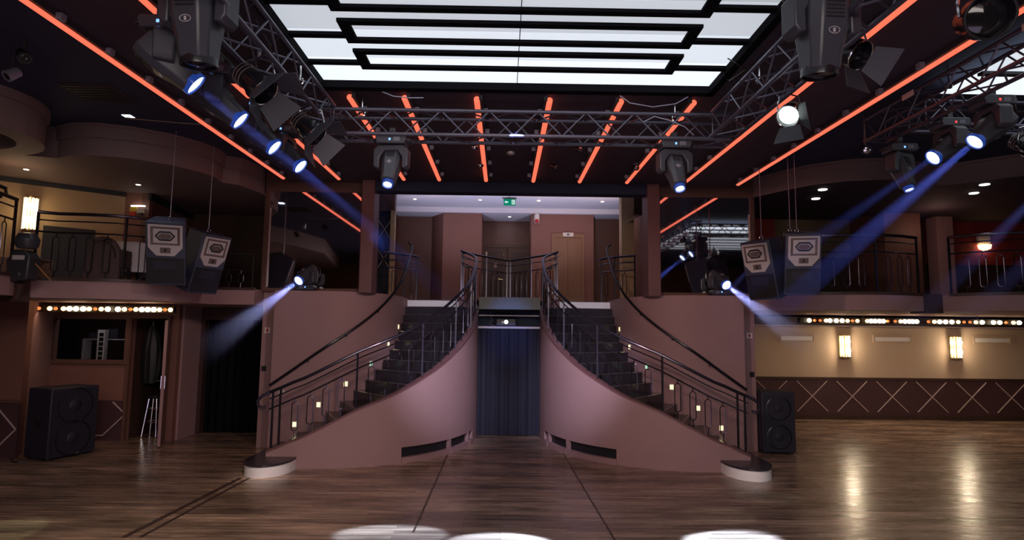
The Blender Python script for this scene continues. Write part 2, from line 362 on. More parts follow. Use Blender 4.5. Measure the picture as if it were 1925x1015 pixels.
for s in (-1, 1):
    sd = SIDE[s]
    st = thing('staircase', 'curved dark staircase with mauve outer wall on the %s side' % sd, 'staircase', (AX-s*-3.4*1.0 if False else 0, 0, 0))
    # outer curved wall with floor vents
    m = MB(); th_ = 0.10
    i0, i1 = near(-1.65, 9.55), near(-.66, 11.3)
    divs = [i0 + int((i1-i0)*q) for q in (0.52, 0.88)]
    for i in range(NS):
        slot = i0 <= i < i1 and i not in divs
        def col(j, d, z):
            n = nrm(OUT, j); p = (OUT[j][0]-n[0]*d, OUT[j][1]-n[1]*d); q = sx(p, s); return (q[0], q[1], z)
        a, b = i, i+1
        if slot:
            prof = [(0.13, 0.0), (-0.02, 0.0), (-0.02, 0.085), (0.13, 0.085), (0.13, 0.24), (0.0, 0.24), (0.0, None), (th_, None), (th_, 0.0)]
        else:
            prof = [(0.13, 0.0), (0.0, 0.0), (0.0, None), (th_, None), (th_, 0.0)]
        ra = [col(a, d, ZT[a] if z is None else z) for d, z in prof]; rb = [col(b, d, ZT[b] if z is None else z) for d, z in prof]
        m.loft([ra, rb], cap=(i in (0, NS-1, i0, i0-1, i1, i1-1) or any(abs(i-q) <= 1 for q in divs)), closed=True)
    m.build('curved_wall', 'plaster', st)
    # dark backing of the vents
    rb = [[(*sx((OUT[i][0]-nrm(OUT, i)[0]*.06, OUT[i][1]-nrm(OUT, i)[1]*.06), s), z) for z in (0.08, 0.25)] for i in range(i0, i1+1)]
    MB().loft(rb, cap=False, closed=False).build('vent', 'black', st)
    # capping strip of the wall
    rings = []
    for i in range(NS+1):
        n = nrm(OUT, i); r4 = []
        for d, z in ((-0.012, -0.01), (-0.012, 0.02), (th_+.01, 0.02), (th_+.01, -0.01)):
            q = sx((OUT[i][0]-n[0]*d, OUT[i][1]-n[1]*d), s); r4.append((q[0], q[1], ZT[i]+z))
        rings.append(r4)
    MB().loft(rings).build('wall_cap', 'column_paint', st)
    # steps
    def idx_for(z):      # where a riser sits
        for i in range(NS+1):
            if ZT[i]-0.085 >= z: return i
        return NS
    ris = [0] + [idx_for((k-.5)*H) for k in range(2, 16)] + [NS]
    ris = sorted(ris)
    for k in range(1, 16):
        a, b = ris[k-1], ris[k]
        if b <= a: b = a+1
        idx = list(range(a, b+1))
        outer = [(OUT[i][0]-nrm(OUT, i)[0]*.09, OUT[i][1]-nrm(OUT, i)[1]*.09) for i in idx]
        sa, sb = max(0, s_of_z((k-.5)*H)), min(SI[-1], s_of_z((k+.5)*H)) if k < 15 else SI[-1]
        inner = [inn_at(sa+(sb-sa)*q/6)[0] for q in range(7)]
        poly = [sx(p, s) for p in outer] + [sx(p, s) for p in reversed(inner)]
        z = k*H
        if k == 1:
            continue
        o = MB().prism(poly, max(0, z-2*H), z).build('tread', 'tread', st)
        A, Bp = outer[0], inner[0]
        MB().tube([(*sx(A, s), z+.004), (*sx(Bp, s), z+.004)], 0.009, 6).build('nosing', 'steel_strip', o)
    # first step: rounded block with white sides
    pod = []
    for k in range(17):
        a = PI + PI*k/16; pod.append((-3.50+.33*math.cos(a), 9.02+.46*math.sin(a)))
    pod += [(-3.17, 9.12), (-3.55, 9.16), (-3.3, 9.2), (-3.3, 10.3), (-3.83, 10.3)]
    pw = [sx(p, s) for p in pod]
    fs = MB().prism(pw, 0, H-.02).build('first_step', 'white_paint', st)
    pt = [sx((-3.5+(p[0]+3.5)*1.02, p[1] if p[1] > 9.1 else 9.02+(p[1]-9.02)*1.03), s) for p in pod]
    MB().prism(pt, H-.02, H+.01).build('step_top', 'tread', fs)
    # white top riser
    x0, x1 = sorted((AX-s*-2.15, AX-s*-1.02))
    B(x0, x1, 12.66, 12.70, 14*H+.11, 2.685).build('top_riser', 'white_paint', st)
    # rail on the curved wall
    path = []; tops = []
    for i in range(0, NS+1, 2):
        n = nrm(OUT, i); q = sx((OUT[i][0]-n[0]*.05, OUT[i][1]-n[1]*.05), s)
        path.append((q[0], q[1], ZT[i]+.035)); tops.append(0.84 + 0.16*(i/NS)**2)
    total = 0
    for a, b in zip(path, path[1:]): total += math.hypot(a[0]-b[0], a[1]-b[1])
    posts = [0.05, 0.16, 1.28, 2.36, 3.2, 3.95, 4.7, total-.02]
    loops = []
    for a, b in zip(posts[1:], posts[2:]):
        nn = max(1, round((b-a)/.215)-1)
        loops += [a+(b-a)*(j+1)/(nn+1) for j in range(nn)]
    rr, _ = railing('stair_railing', 'dark metal balustrade with oval loops along the %s staircase curve' % sd, path, tops, posts, loops, second=.10, mid=.25)
    # scroll at the foot
    q0 = Vector(path[0]) + Vector((0, 0, tops[0])); dx = -1 if s < 0 else 1
    MB().tube([q0, q0+Vector((dx*.10, -.02, -.05)), q0+Vector((dx*.165, -.03, -.12)), q0+Vector((dx*.16, -.03, -.19)), q0+Vector((dx*.11, -.02, -.235)), q0+Vector((dx*.05, 0, -.22))], .024, 8).build('scroll', 'rail_metal', rr)
    # inner wall block
    poly = [(-4.06, 10.32)] + INN + [(-2.15, 13.2), (-4.06, 13.2)]
    struct('wall_stair_%s' % sd, MB().prism([sx(p, s) for p in poly], 0, 2.72), 'plaster')
    struct('wall_pier_%s' % sd, B(*sorted((AX-s*-4.40, AX-s*-4.06)), 10.7, 13.2, 0, 2.715), 'plaster')
    # wall handrail
    hr = thing('wall_handrail', 'dark tube handrail fixed to the wall beside the %s stairs' % sd, 'handrail')
    pts = []
    for i in range(33):
        p_, n = inn_at(SI[-1]*i/32*.96); q = sx((p_[0]+n[0]*.07, p_[1]+n[1]*.07), s)
        pts.append((q[0], q[1], 1.41+.735*SI[-1]*i/32*.96))
    lead = Vector(pts[0]); pts = [tuple(lead+Vector((dx*.42, -.02, -.30)))] + pts
    e = Vector(pts[-1]); pts += [tuple(e+Vector((s*.02, .12, .12))), tuple(e+Vector((s*.10, .2, .20)))]
    MB().tube(pts, .024, 8).build('rail', 'black_gloss', hr)
    for j in (3, 9, 15, 22, 29):
        p = Vector(pts[j]); w_ = Vector((*sx(inn_at(SI[-1]*(j-1)/32*.96)[0], s), p.z-.05))
        MB().tube([p, p+Vector((0, 0, -.05)), w_], .008, 5).build('bracket', 'black_gloss', hr)
    # step lights on the inner wall
    names = ['lowest', 'second lowest', 'third', 'fourth', 'fifth', 'sixth', 'topmost']
    zs = [(0.0, .46), (.39, .79), (.82, 1.13), (1.30, 1.46), (1.79, 1.79), (2.27, 2.12)]
    for j, (x, z) in enumerate(zs):
        p_, n = inn_at(x+.001); p = sx(p_, s); ang = math.atan2(n[1], -s*n[0])
        L = thing('step_light', 'small square glowing step light on the %s stair wall, %s of the row' % (sd, names[j] if j < 5 else 'topmost'), 'light', (p[0], p[1], z), (0, 0, ang+PI/2), group='step lights of the %s staircase' % sd)
        B(-.04, .04, -.012, 0, -.05, .05).build('housing', 'plate', L)
        B(-.03, .03, -.016, -.012, -.038, .038).build('lens', 'step_green' if j == 3 else 'step_glow', L)

# ------------------------------------------------------------------ upper gallery structure
struct('floor_gallery', B(AX-9.2, AX+12.5, 12.70, 17.2, 2.47, 2.70), 'dark_brown', 'dark gallery floor behind the stair heads')
pr = struct('floor_landing', MB().prism([(AX+a, b) for a, b in ((-.54, 11.36), (.54, 11.36), (.54, 12.0), (.60, 12.3), (.86, 12.70), (-.86, 12.70), (-.60, 12.3), (-.54, 12.0))], 2.50, 2.69), 'dark_brown', 'landing between the stair heads')
struct('trim_landing', B(AX-.58, AX+.58, 11.30, 11.36, 2.47, 2.70), 'fascia_green')
# niche below
struct('wall_niche', B(AX-.75, AX+.75, 12.62, 12.68, 0, 2.47), 'niche_blue')
ct = thing('black_curtain', 'black curtain closing the niche between the two stairs', 'curtain', (AX, 12.05, 0))
pts = []
n = 60
fr = [(-.62+1.24*i/n, .009*math.sin(i*1.05)+.012*math.sin(i*.37+1)) for i in range(n+1)]
MB().prism(fr + [(x, y+.02) for x, y in reversed(fr)], 0.01, 2.10).build('drape', 'curtain', ct)
B(-.62, .62, -.04, .04, 2.11, 2.15).build('header', 'silver_paint', ct)
sh = tag(B(AX-.6, AX+.6, 12.15, 12.6, 2.12, 2.15).build('shelf', 'dark_brown'), 'dark shelf above the black curtain under the landing', 'shelf')
struct('trim_niche', B(AX-.62, AX+.62, 12.2, 12.24, 2.36, 2.385), 'silver_paint')
pj = thing('projector', 'small dark projector with lit lens above the black curtain', 'projector', (AX-.06, 12.16, 2.15))
B(-.21, .21, -.10, .16, .0, .17).build('body', 'fixture_grey', pj, .025)
MB().cyl((0, -.10, .09), (0, -.125, .09), .042).build('lens', 'lens_soft', pj)
MB().cyl((0, -.10, .09), (0, -.12, .09), .055).build('lens_ring', 'black_gloss', pj)
B(-.09, -.05, -.103, -.10, .06, .11).build('label_plate', 'silver_paint', pj)
cbl = tag(MB().tube([(AX-.36, 12.3, 2.46), (AX-.38, 12.28, 2.36), (AX-.34, 12.26, 2.28), (AX-.40, 12.2, 2.2), (AX-.28, 12.16, 2.16), (AX-.2, 12.25, 2.2)], .006, 5).build('cable', 'silver_paint'), 'pale loose cable dangling beside the projector', 'cable')
# V shaped rail at the landing back
for s in (-1, 1):
    a = sx((-1.01, 12.80), s); b = sx((-.02, 14.35), s)
    pth = [(a[0]+(b[0]-a[0])*t/6, a[1]+(b[1]-a[1])*t/6, 2.70) for t in range(7)]
    railing('gallery_railing', 'dark balustrade between the stair heads, %s half' % SIDE[s], pth, [1.04]*7, [0.03, .92, 1.8], [.25, .48, .70, 1.15, 1.37, 1.58])
# interior of the gallery opening
struct('ceiling_gallery', B(AX-3.05, AX+3.05, 10.75, 15.6, 5.30, 5.36), 'soffit_white', 'pale ceiling of the upper gallery')
struct('ceiling_gallery_back', B(AX-4, AX+4, 15.6, 17.2, 5.17, 5.36), 'soffit_white')
struct('wall_gallery_back', B(AX-4.2, AX+4.2, 16.85, 17.0, 2.7, 5.2), 'mid_brown')
struct('wall_gallery_recess_left', B(AX-3.4, AX-2.1, 16.3, 16.85, 2.7, 5.17), 'mid_brown')
struct('wall_gallery_recess_right', B(AX+2.26, AX+3.6, 16.3, 16.85, 2.7, 5.17), 'mid_brown')
struct('wall_gallery_box_left', MB().prism([(-2.12+AX, 16.3), (-1.75+AX, 15.72), (-.72+AX, 15.72), (-.72+AX, 16.85), (-2.12+AX, 16.85)], 2.7, 5.17), 'plaster_brown')
struct('wall_gallery_box_right', B(AX+.60, AX+2.27, 15.72, 16.85, 2.7, 5.17), 'plaster_brown')
for s in (-1, 1):
    sd = SIDE[s]
    struct('wall_gallery_side_%s' % sd, B(*sorted((AX-s*-3.05, AX-s*-3.25)), 13.9, 16.85, 2.7, 5.30), 'mid_brown')
    struct('wall_gallery_inner_%s' % sd, B(*sorted((AX-s*-3.05, AX-s*-4.3)), 13.4, 13.9, 2.7, 5.30), 'mid_brown')
    struct('wall_mirror_%s' % sd, B(*sorted((AX-s*-4.45, AX-s*-2.50)), 10.66, 10.80, 2.70, 4.95), 'mid_brown')
    struct('column_%s' % sd, B(*sorted((AX-s*-2.64, AX-s*-2.42)), 10.38, 10.80, 2.70, 4.93), 'column_paint', bevel=.008)
    struct('wall_over_door_%s' % sd, B(*sorted((AX-s*-3.05, AX-s*-2.62)), 13.4, 13.6, 4.75, 5.30), 'mid_brown')
    mr_ = thing('wall_mirror', 'large framed mirror above the %s staircase' % sd, 'mirror', (AX-s*-3.52, 10.62, 2.72))
    B(-.82, .82, 0, .02, .06, 1.80).build('mirror_glass', 'mirror', mr_)
    fr = MB(); fr.box(-.88, -.82, -.02, .03, 0, 1.86); fr.box(.82, .88, -.02, .03, 0, 1.86); fr.box(-.82, .82, -.02, .03, 0, .06); fr.box(-.82, .82, -.02, .03, 1.80, 1.86)
    fr.build('frame', 'mid_brown', mr_)
    MB().box(*( (-.81, -.795) if s < 0 else (.795, .81)), -.022, -.004, .08, 1.5).build('edge_strip', 'molding', mr_)
struct('beam_front', B(AX-2.42, AX+2.42, 10.45, 10.72, 4.52, 4.95), 'ceiling_blue', bevel=.01)
# left side: lattice screen between tan posts ; right side: tan pillar
sc_ = thing('lattice_screen', 'dark glazed panel with crossed bars between tan posts, left of the gallery', 'screen', (AX-2.84, 13.42, 2.70))
B(-.14, .14, .02, .04, 0, 2.05).build('panel', 'curtain', sc_)
for a, b in ((.03, 0.13), (1.5, 1.85), (0.95, 1.3)):
    pass
for z in (.95, 1.62):
    MB().tube([(-.13, .01, z-.2), (.13, .01, z+.2)], .008, 4).build('cross_bar', 'molding', sc_)
    MB().tube([(.13, .01, z-.2), (-.13, .01, z+.2)], .008, 4).build('cross_bar', 'molding', sc_)
B(.14, .24, -.05, .06, 0, 2.05).build('post', 'plaster_tan', sc_); B(-.19, -.14, -.05, .06, 0, 2.05).build('post', 'plaster_tan', sc_)
struct('column_gallery_right', B(AX+2.52, AX+2.80, 13.2, 13.5, 2.7, 5.3), 'plaster_tan')
al = thing('corner_wall_lamp', 'triangular paper-like wall lamp on the tan pillar, right of the gallery', 'lamp', (AX+2.72, 13.12, 4.52))
MB().prism([(-.16, -.06), (.18, .12), (.02, .12)], -.06, 0.04, 'y').build('shade', 'plaster_beige', al)
B(-.02, .05, .04, .08, -.02, .1).build('mount', 'brass', al)
# side rails beside the opening (behind the ledge)
for s in (-1, 1):
    a = sx((-2.50, 12.0), s); b = sx((-2.12, 12.05), s)
    q = [sx((-2.62, 12.3), s), sx((-2.3, 12.55), s), sx((-2.08, 12.8), s), sx((-1.98, 13.15), s)]
    railing('side_railing', 'short dark railing at the head of the %s stairs next to the column' % SIDE[s], [(*p, 2.72) for p in q], [.93]*4, [0.02, .5, .95], [.25, .72])

# elevator, doors and signs in the gallery
ev = thing('elevator_door', 'brown lift door with metal indicator above, right of the gallery', 'door', (1.70, 15.72, 2.70))
f_ = MB(); f_.box(-.44, -.36, -.05, 0, 0, 1.94); f_.box(.36, .44, -.05, 0, 0, 1.94); f_.box(-.36, .36, -.05, 0, 1.84, 1.94); f_.build('frame', 'door_wood', ev)
B(-.36, -.003, -.02, 0, 0, 1.84).build('door_panel', 'door_wood', ev); B(.003, .36, -.02, 0, 0, 1.84).build('door_panel', 'door_wood', ev)
ip = B(-.14, .14, -.07, -.05, 1.87, 1.97).build('indicator', 'plate', ev); B(-.03, .03, -.075, -.07, 1.90, 1.94).build('arrow_display', 'black', ip)
dd = thing('double_door', 'dark brown double door at the back of the gallery', 'door', (AX-.02, 16.84, 2.70))
for a, b in ((-.62, -.01), (.01, .62)):
    d_ = B(a, b, -.05, 0, 0, 1.70).build('door_leaf', 'door_dark', dd, .005)
    for z0 in (.15, .95): B(a+.1, b-.1, -.062, -.05, z0, z0+.62).build('panel', 'dark_brown', d_)
f_ = MB(); f_.box(-.70, -.62, -.07, 0, 0, 1.8); f_.box(.62, .68, -.07, 0, 0, 1.8); f_.box(-.62, .62, -.07, 0, 1.70, 1.8); f_.build('frame', 'door_dark', dd)
MB().tube([(-.12, -.05, .78), (-.12, -.11, .78), (-.25, -.11, .80)], .012, 6).build('handle', 'brass', dd)
B(-.38, -.30, -.08, -.05, 1.12, 1.26).build('lock_plate', 'plaster', dd)
def sign(name, x, y, z, w_, h_, m, label, extra=None):
    t = thing(name, label, 'sign', (x, y, z)); B(-w_/2, w_/2, -.015, 0, -h_/2, h_/2).build('plate', m, t)
    if extra: extra(t)
    return t
sign('fire_sign', -.53, 16.80, 4.22, .11, .11, 'plate', 'small white sign with a red mark above the back door', lambda t: B(-.03, .01, -.02, -.015, -.035, .035).build('mark', 'red', t))
sign('warning_sign', -.10, 16.80, 4.20, .20, .08, 'yellow', 'yellow warning plate on the dark back wall')
sign('red_plate', .38, 16.80, 4.24, .14, .05, 'red', 'small dim red plate right of the yellow sign')
# exit sign
ex = thing('exit_sign', 'green emergency exit sign with arrow and running figure under the gallery ceiling', 'sign', (AX-.01, 13.0, 4.83))
B(-.13, .13, -.03, .03, 0, .13).build('box', 'sign_green', ex)
MB().prism([(-.11, .065), (-.075, .10), (-.075, .078), (-.03, .078), (-.03, .052), (-.075, .052), (-.075, .03)], -.034, -.03, 'y').build('arrow', 'sign_white', ex)
B(.045, .115, -.034, -.03, .015, .115).build('door_symbol', 'sign_white', ex)
m_ = MB(); m_.sphere((.075, -.036, .10), .009, 8); m_.tube([(.078, -.036, .088), (.070, -.036, .06), (.088, -.036, .045), (.08, -.036, .022)], .006, 5); m_.tube([(.070, -.036, .06), (.058, -.036, .04), (.05, -.036, .03)], .006, 5); m_.tube([(.06, -.036, .072), (.078, -.036, .082), (.095, -.036, .068)], .005, 5)
m_.build('running_figure', 'sign_green', ex)
B(-.16, .16, -.04, .04, .15, .17).build('bracket', 'plate', ex)
MB().tube([(0, 0, .17), (0, 0, .47)], .008, 6).build('rod', 'plate', ex)
B(-.14, .14, -.02, .02, .13, .15).build('top_cap', 'plate', ex)
cm = thing('alarm_sounder', 'white wall sounder with dark red dome on the box beside the back door', 'alarm', (.86, 15.70, 5.03))
MB().lathe([(.06, -.12), (.075, -.06), (.075, .1), (.06, .13)], (0, -.07, 0)).build('housing', 'white_paint', cm)
MB().sphere((0, -.11, -.07), .06, 14).build('lens', 'red', cm)
for j, (x, y, z) in enumerate(((-2.23, 14.6, 5.30), (-.61, 14.6, 5.30), (.85, 14.6, 5.30), (2.44, 14.6, 5.30), (.14, 16.1, 5.17))):
    lb = ['leftmost', 'second from left', 'third from left', 'rightmost'][j] + ' of the four in the pale gallery ceiling' if j < 4 else 'in front of the back door'
    t = thing('ceiling_downlight', 'small round downlight, ' + lb, 'light', (x, y, z), group='gallery ceiling downlights')
    MB().lathe([(.05, -.012), (.065, -.008), (.065, 0)]).build('trim_ring', 'white_paint', t); MB().lathe([(.04, -.016), (.04, -.01)]).build('lens', 'downlight', t)
area('downlight_gallery', (.14, 16.1, 5.12), (.14, 16.3, 3), 2, (.9, .9, 1), .2, .2)

# ------------------------------------------------------------------ main ceiling
ZS = 4.70
xl, xr, pl, prr = AX-4.0, AX+4.1, AX-2.16, AX+2.16
struct('ceiling_soffit_left', B(xl, pl, -4, 10.45, ZS, ZS+.25), 'ceiling_dark', 'dark dropped ceiling left of the light panel')
struct('ceiling_soffit_right', B(prr, xr, -4, 10.45, ZS, ZS+.25), 'ceiling_dark')
struct('ceiling_soffit_back', B(pl, prr, 6.33, 10.45, ZS, ZS+.25), 'ceiling_dark')
struct('ceiling_main', MB().box(-14, 17, -5, 10.72, 4.95, 5.15).box(-14, AX-3.3, 10.72, 13.5, 4.95, 5.15).box(AX+3.3, 17, 10.72, 13.5, 4.95, 5.15), 'ceiling_blue', 'high dark ceiling over the hall')
struct('wall_behind', B(-14, 17, -5.2, -5, 0, 5.1), 'mid_brown')
struct('ceiling_side_left', B(-14, xl, -4, 10.7, 4.90, 4.95), 'ceiling_blue')
struct('ceiling_side_right', B(xr, 17, -4, 10.7, 4.90, 4.95), 'ceiling_blue')
# luminous panel with the bar pattern
def light_ceiling(x0, x1, ynear, yfar, label):
    lp = thing('luminous_ceiling', label, 'ceiling light', ((x0+x1)/2, yfar, 4.77))
    hw = (x1-x0)/2; p = .565
    nrow = int((yfar-ynear)/p)
    for r in range(nrow+1):
        for cs in (-1, 1):
            a, b = -p*r, max(-p*(r+1), ynear-yfar)
            if a-b < .1: continue
            B(*sorted((0, cs*hw)), b+.001, a-.001, 0, .02).build('diffuser', 'light_panel_%d' % min(r, 3), lp)
    return lp, hw, p, nrow
lp, hw, pp, nrow = light_ceiling(AX-2.12, AX+2.12, -3.5, 6.28, 'large white luminous ceiling with black stepped bars over the dance floor')
bar = .075
y0 = 6.28
for r in range(1, nrow+1):
    yb = y0 - .49 - .565*(r-1)
    for cs in (-1, 1):
        B(*sorted((cs*1.6, cs*2.14)), yb-bar/2-y0, yb+bar/2-y0, -.03, 0).build('dash_bar', 'matte_black', lp)
    # rectangle frame
    a, b = yb-.27+.0, yb+.10
    fr = MB(); q0, q1 = yb-.28-y0, yb+.13-y0
    fr.box(-1.6, 1.6, q0, q0+bar, -.03, 0); fr.box(-1.6, 1.6, q1-bar, q1, -.03, 0); fr.box(-1.6, -1.5, q0+bar, q1-bar, -.03, 0); fr.box(1.5, 1.6, q0+bar, q1-bar, -.03, 0)
    fr.build('bar_frame', 'matte_black', lp)
B(-.004, .004, -9.7, 0, -.003, 0).build('seam', 'black_plastic', lp)
struct('trim_panel', MB().box(pl-.02, pl+.06, -4, 6.36, ZS-.01, 4.80).box(prr-.06, prr+.02, -4, 6.36, ZS-.01, 4.80).box(pl, prr, 6.26, 6.36, ZS-.01, 4.80), 'matte_black')
lp2, hw2, _, nr2 = light_ceiling(4.85, 9.6, 2.0, 6.36, 'second white luminous ceiling over the right bay behind the truss')
for r in range(1, nr2+1):
    B(-hw2, hw2, -.565*r-.03, -.565*r+.04, -.03, 0).build('dash_bar', 'black', lp2)

# ------------------------------------------------------------------ led tubes
def led(x, ya, yb, label, group, side=1):
    t = thing('led_tube', label, 'light', (x, ya, ZS-.004), group=group); L = yb-ya
    MB().tube([(0, 0, -.045), (0, L, -.045)], .035, 8).build('tube', 'led', t)
    B(side*.045-.02, side*.045+.02, -.02, L+.02, -.055, 0).build('channel', 'black_plastic', t)
    n = max(3, int(L/.62))
    for k in range(n):
        y = L*(k+.5)/n
        B(*sorted((side*.062, side*.115)), y-.03, y+.03, -.075, -.02).build('clip', 'clip_metal', t)
    return t
ord6 = ['leftmost', 'second from left', 'third from left', 'third from right', 'second from right', 'rightmost']
for j, x in enumerate((-1.74, -1.13, -.325, .49, 1.29, 2.11)):
    led(x, 6.44, 10.08, 'orange-red light tube, %s of the six above the staircase' % ord6[j], 'six tubes over the stairs', 1 if j < 3 else -1)
for s in (-1, 1):
    led(AX+s*2.98, -3, 10.1, 'long orange-red tube beside the %s truss' % SIDE[s], 'long ceiling tubes', -s)
    led(AX+s*3.93, -3, 10.1, 'outermost long orange-red tube along the %s ceiling edge' % SIDE[s], 'long ceiling tubes', -s)

# ------------------------------------------------------------------ trusses
def truss(p0, p1, size, label):
    p0 = Vector(p0); p1 = Vector(p1); d = (p1-p0); L = d.length; d.normalize()
    t = thing('lighting_truss', label, 'truss', p0); up = Vector((0, 0, 1)); sd_ = d.cross(up)
    h = size/2
    cs = [(-h, -h), (h, -h), (h, h), (-h, h)]
    def P(k, s_): return sd_*cs[k][0]+up*cs[k][1]+d*s_
    for k in range(4):
        MB().tube([P(k, 0), P(k, L)], .021, 8).build('chord', 'truss_metal', t)
    n = max(2, int(L/size*1.05))
    for k in range(4):
        pts = [P(k if i % 2 == 0 else (k+1) % 4, L*i/n) for i in range(n+1)]
        m = MB()
        for a, b in zip(pts, pts[1:]): m.tube([a, b], .0095, 5)
        m.build('bracing', 'truss_metal', t)
    for e_ in (0, L):
        m = MB(); m.tube([P(0, e_), P(1, e_), P(2, e_), P(3, e_)], .014, 5, closed=True); m.build('end_frame', 'truss_metal', t)
    return t
truss((AX-2.15, 6.45, 4.33), (AX+2.35, 6.45, 4.33), .27, 'horizontal grey box truss across the hall in front of the stairs')
truss((AX-2.12, -2.0, 4.36), (AX-2.12, 6.30, 4.36), .27, 'grey box truss running along the left side of the light panel')
truss((AX+2.28, -2.0, 4.36), (AX+2.28, 6.30, 4.36), .27, 'grey box truss running along the right side of the light panel')
truss((4.60, 2.0, 4.60), (4.60, 7.15, 4.60), .27, 'dark truss of the right bay carrying moving lights')
truss((4.75, 6.60, 4.60), (9.0, 6.70, 4.60), .27, 'cross truss of the right bay before the second light panel')
for x, y in ((-1.6, 6.45), (1.9, 6.45), (AX-2.12, 5.6), (AX-2.12, 3.4), (AX+2.28, 5.4), (4.6, 5.9)):
    t = thing('truss_hanger', 'clamp', 'clamp', (x, y, 4.5 if x < 4 else 4.7))
    t['label'] = {(-1.6, 6.45): 'hanging clamp on the front truss near its left end', (1.9, 6.45): 'hanging clamp on the front truss near its right end'}.get((x, y), 'hanging clamp on the %s truss%s' % ('left side' if x < 0 else ('right bay' if x > 4 else 'right side'), ', far one' if y > 5 and x < 0 else (', near one' if x < 0 else '')))
    MB().tube([(0, 0, -.02), (0, 0, .19)], .010, 6).build('rod', 'chrome', t)
    MB().tube([(.035*math.cos(a), 0, -.03+.035*math.sin(a)) for a in [2*PI*k/12 for k in range(12)]], .008, 5, closed=True).build('clamp_ring', 'chrome', t)

# ------------------------------------------------------------------ lamps
MESH = {}
def part(key, name, fn, m, parent, mw=Matrix.Identity(4), bevel=0):
    if key not in MESH:
        o = fn().build(name, m, None, bevel); MESH[key] = o; o.parent = parent; o.matrix_local = mw; return o
    o = MESH[key].copy(); o.name = name; C.objects.link(o); o.parent = parent; o.matrix_local = mw; return o
def beamcone(p, d, L, r0, r1, label, hz):
    p = Vector(p); d = Vector(d).normalized()
    q = d.to_track_quat('Z', 'Y').to_matrix().to_4x4()
    m = MB(); m.loft([[(r*math.cos(2*PI*k/24), r*math.sin(2*PI*k/24), z) for k in range(24)] for r, z in ((r0, 0), (r1, L))])
    o = m.build('light_beam', haze(hz[0], hz[1], L)); o.matrix_world = Matrix.Translation(p) @ q
    tag(o, label, 'light beam', None, 'stuff')
def mover(top, target, label, scale=1.0, beam=None, hang=1, power=0, deg=7, group=None, lit=True, col=(.62, .74, 1.0), hz=None, blabel=None, r1=None, small=False, disp='display_blue'):
    """moving head: top = mounting point ; hang=1 hangs, -1 stands"""
    top = Vector(top)
    pivot = top + Vector((0, 0, -hang*.30*scale))
    d = (Vector(target)-pivot).normalized()
    pan = math.atan2(d.x, -d.y)       # yoke faces
    root = thing('moving_head_light', label, 'stage light', top, (0, 0, 0), group)
    root.scale = (scale,)*3
    fl = Matrix.Identity(4) if hang > 0 else Matrix.Rotation(PI, 4, 'Y')
    b = part('mh_base', 'base', lambda: MB().prism([(-.17, -.03), (-.15, -.10), (.15, -.10), (.17, -.03), (.15, 0), (-.15, 0)], -.12, .12, 'y'), 'fixture_grey', root, fl, .01)
    part('mh_'+disp, 'display', lambda: MB().box(-.02, .0, -.125, -.12, -.068, -.045), disp, b)
    part('mh_disp2', 'display_panel', lambda: MB().box(.03, .10, -.123, -.12, -.075, -.03), 'fixture_face', b)
    for sx_ in (-1, 1):
        part('mh_handle', 'handle', lambda: MB().tube([(0, -.09, -.05), (.035, -.08, -.05), (.035, .08, -.05), (0, .09, -.05)], .010, 6), 'black_plastic', b, Matrix.Translation((sx_*.165, 0, 0)) @ (Matrix.Rotation(PI, 4, 'Z') if sx_ < 0 else Matrix.Identity(4)))
    part('mh_clamp', 'clamp', lambda: MB().box(-.10, .10, -.02, .02, 0, .03).box(-.03, .03, -.03, .03, .03, .10), 'black_plastic', root, fl)
    Y = fl @ Matrix.Rotation(pan if hang > 0 else -pan, 4, 'Z')
    yk = part('mh_yoke', 'yoke', lambda: MB().prism([(-.19, -.33), (-.19, -.15), (-.14, -.105), (.14, -.105), (.19, -.15), (.19, -.33), (.165, -.36), (.125, -.36), (.125, -.24), (.075, -.165), (-.075, -.165), (-.125, -.24), (-.125, -.36), (-.165, -.36)], -.07, .07, 'y'), 'fixture_grey', root, Y, .01)
    hd = Matrix.Translation((0, 0, -hang*.30)) @ d.to_track_quat('-Z', 'Y').to_matrix().to_4x4()
    # head: local -Z is the beam
    def head():
        m = MB()
        prof = [(.06, .20), (.115, .18), (.125, .10), (.125, -.02), (.100, -.14), (.092, -.24)]
        rings = []
        for r, z in prof:
            rings.append([(r*1.0*cx_, r*cy_, z) for cx_, cy_ in ((-.55, -1), (.55, -1), (.92, -.6), (.92, .6), (.55, 1), (-.55, 1), (-.92, .6), (-.92, -.6))])
        return m.loft(rings)
    if small: hd = hd @ Matrix.Diagonal((.86, .86, 1.12, 1))
    h = part('mh_head', 'head', head, 'fixture_face' if False else 'fixture_grey', root, hd, .008)
    def vents():
        m = MB()
        for k in range(7): m.box(-.05, .05, -.130, -.122, .01+k*.020, .018+k*.020)
        return m
    for s_ in (-1, 1): part('mh_vents', 'vents', vents, 'black', h, Matrix.Identity(4) if s_ < 0 else Matrix.Rotation(PI, 4, 'Z'))
    for s_ in (-1, 1):
        rt = Matrix.Identity(4) if s_ < 0 else Matrix.Rotation(PI, 4, 'Z')
        part('mh_logo', 'badge', lambda: MB().tube([(.030*math.cos(2*PI*k/16), -.121, -.055+.018*math.sin(2*PI*k/16)) for k in range(16)], .002, 4, closed=True).box(-.006, .006, -.122, -.119, -.065, -.045), 'silver_paint', h, rt)
    part('mh_ring' if lit else 'mh_ring0', 'lens_ring', lambda: MB().lathe([(.092, -.22), (.096, -.235), (.096, -.268), (.084, -.268), (.080, -.25)], cap=False), 'lens_ring' if lit else 'black_gloss', h, Matrix.Diagonal((.72, .72, 1.06, 1)) if small else Matrix.Identity(4))
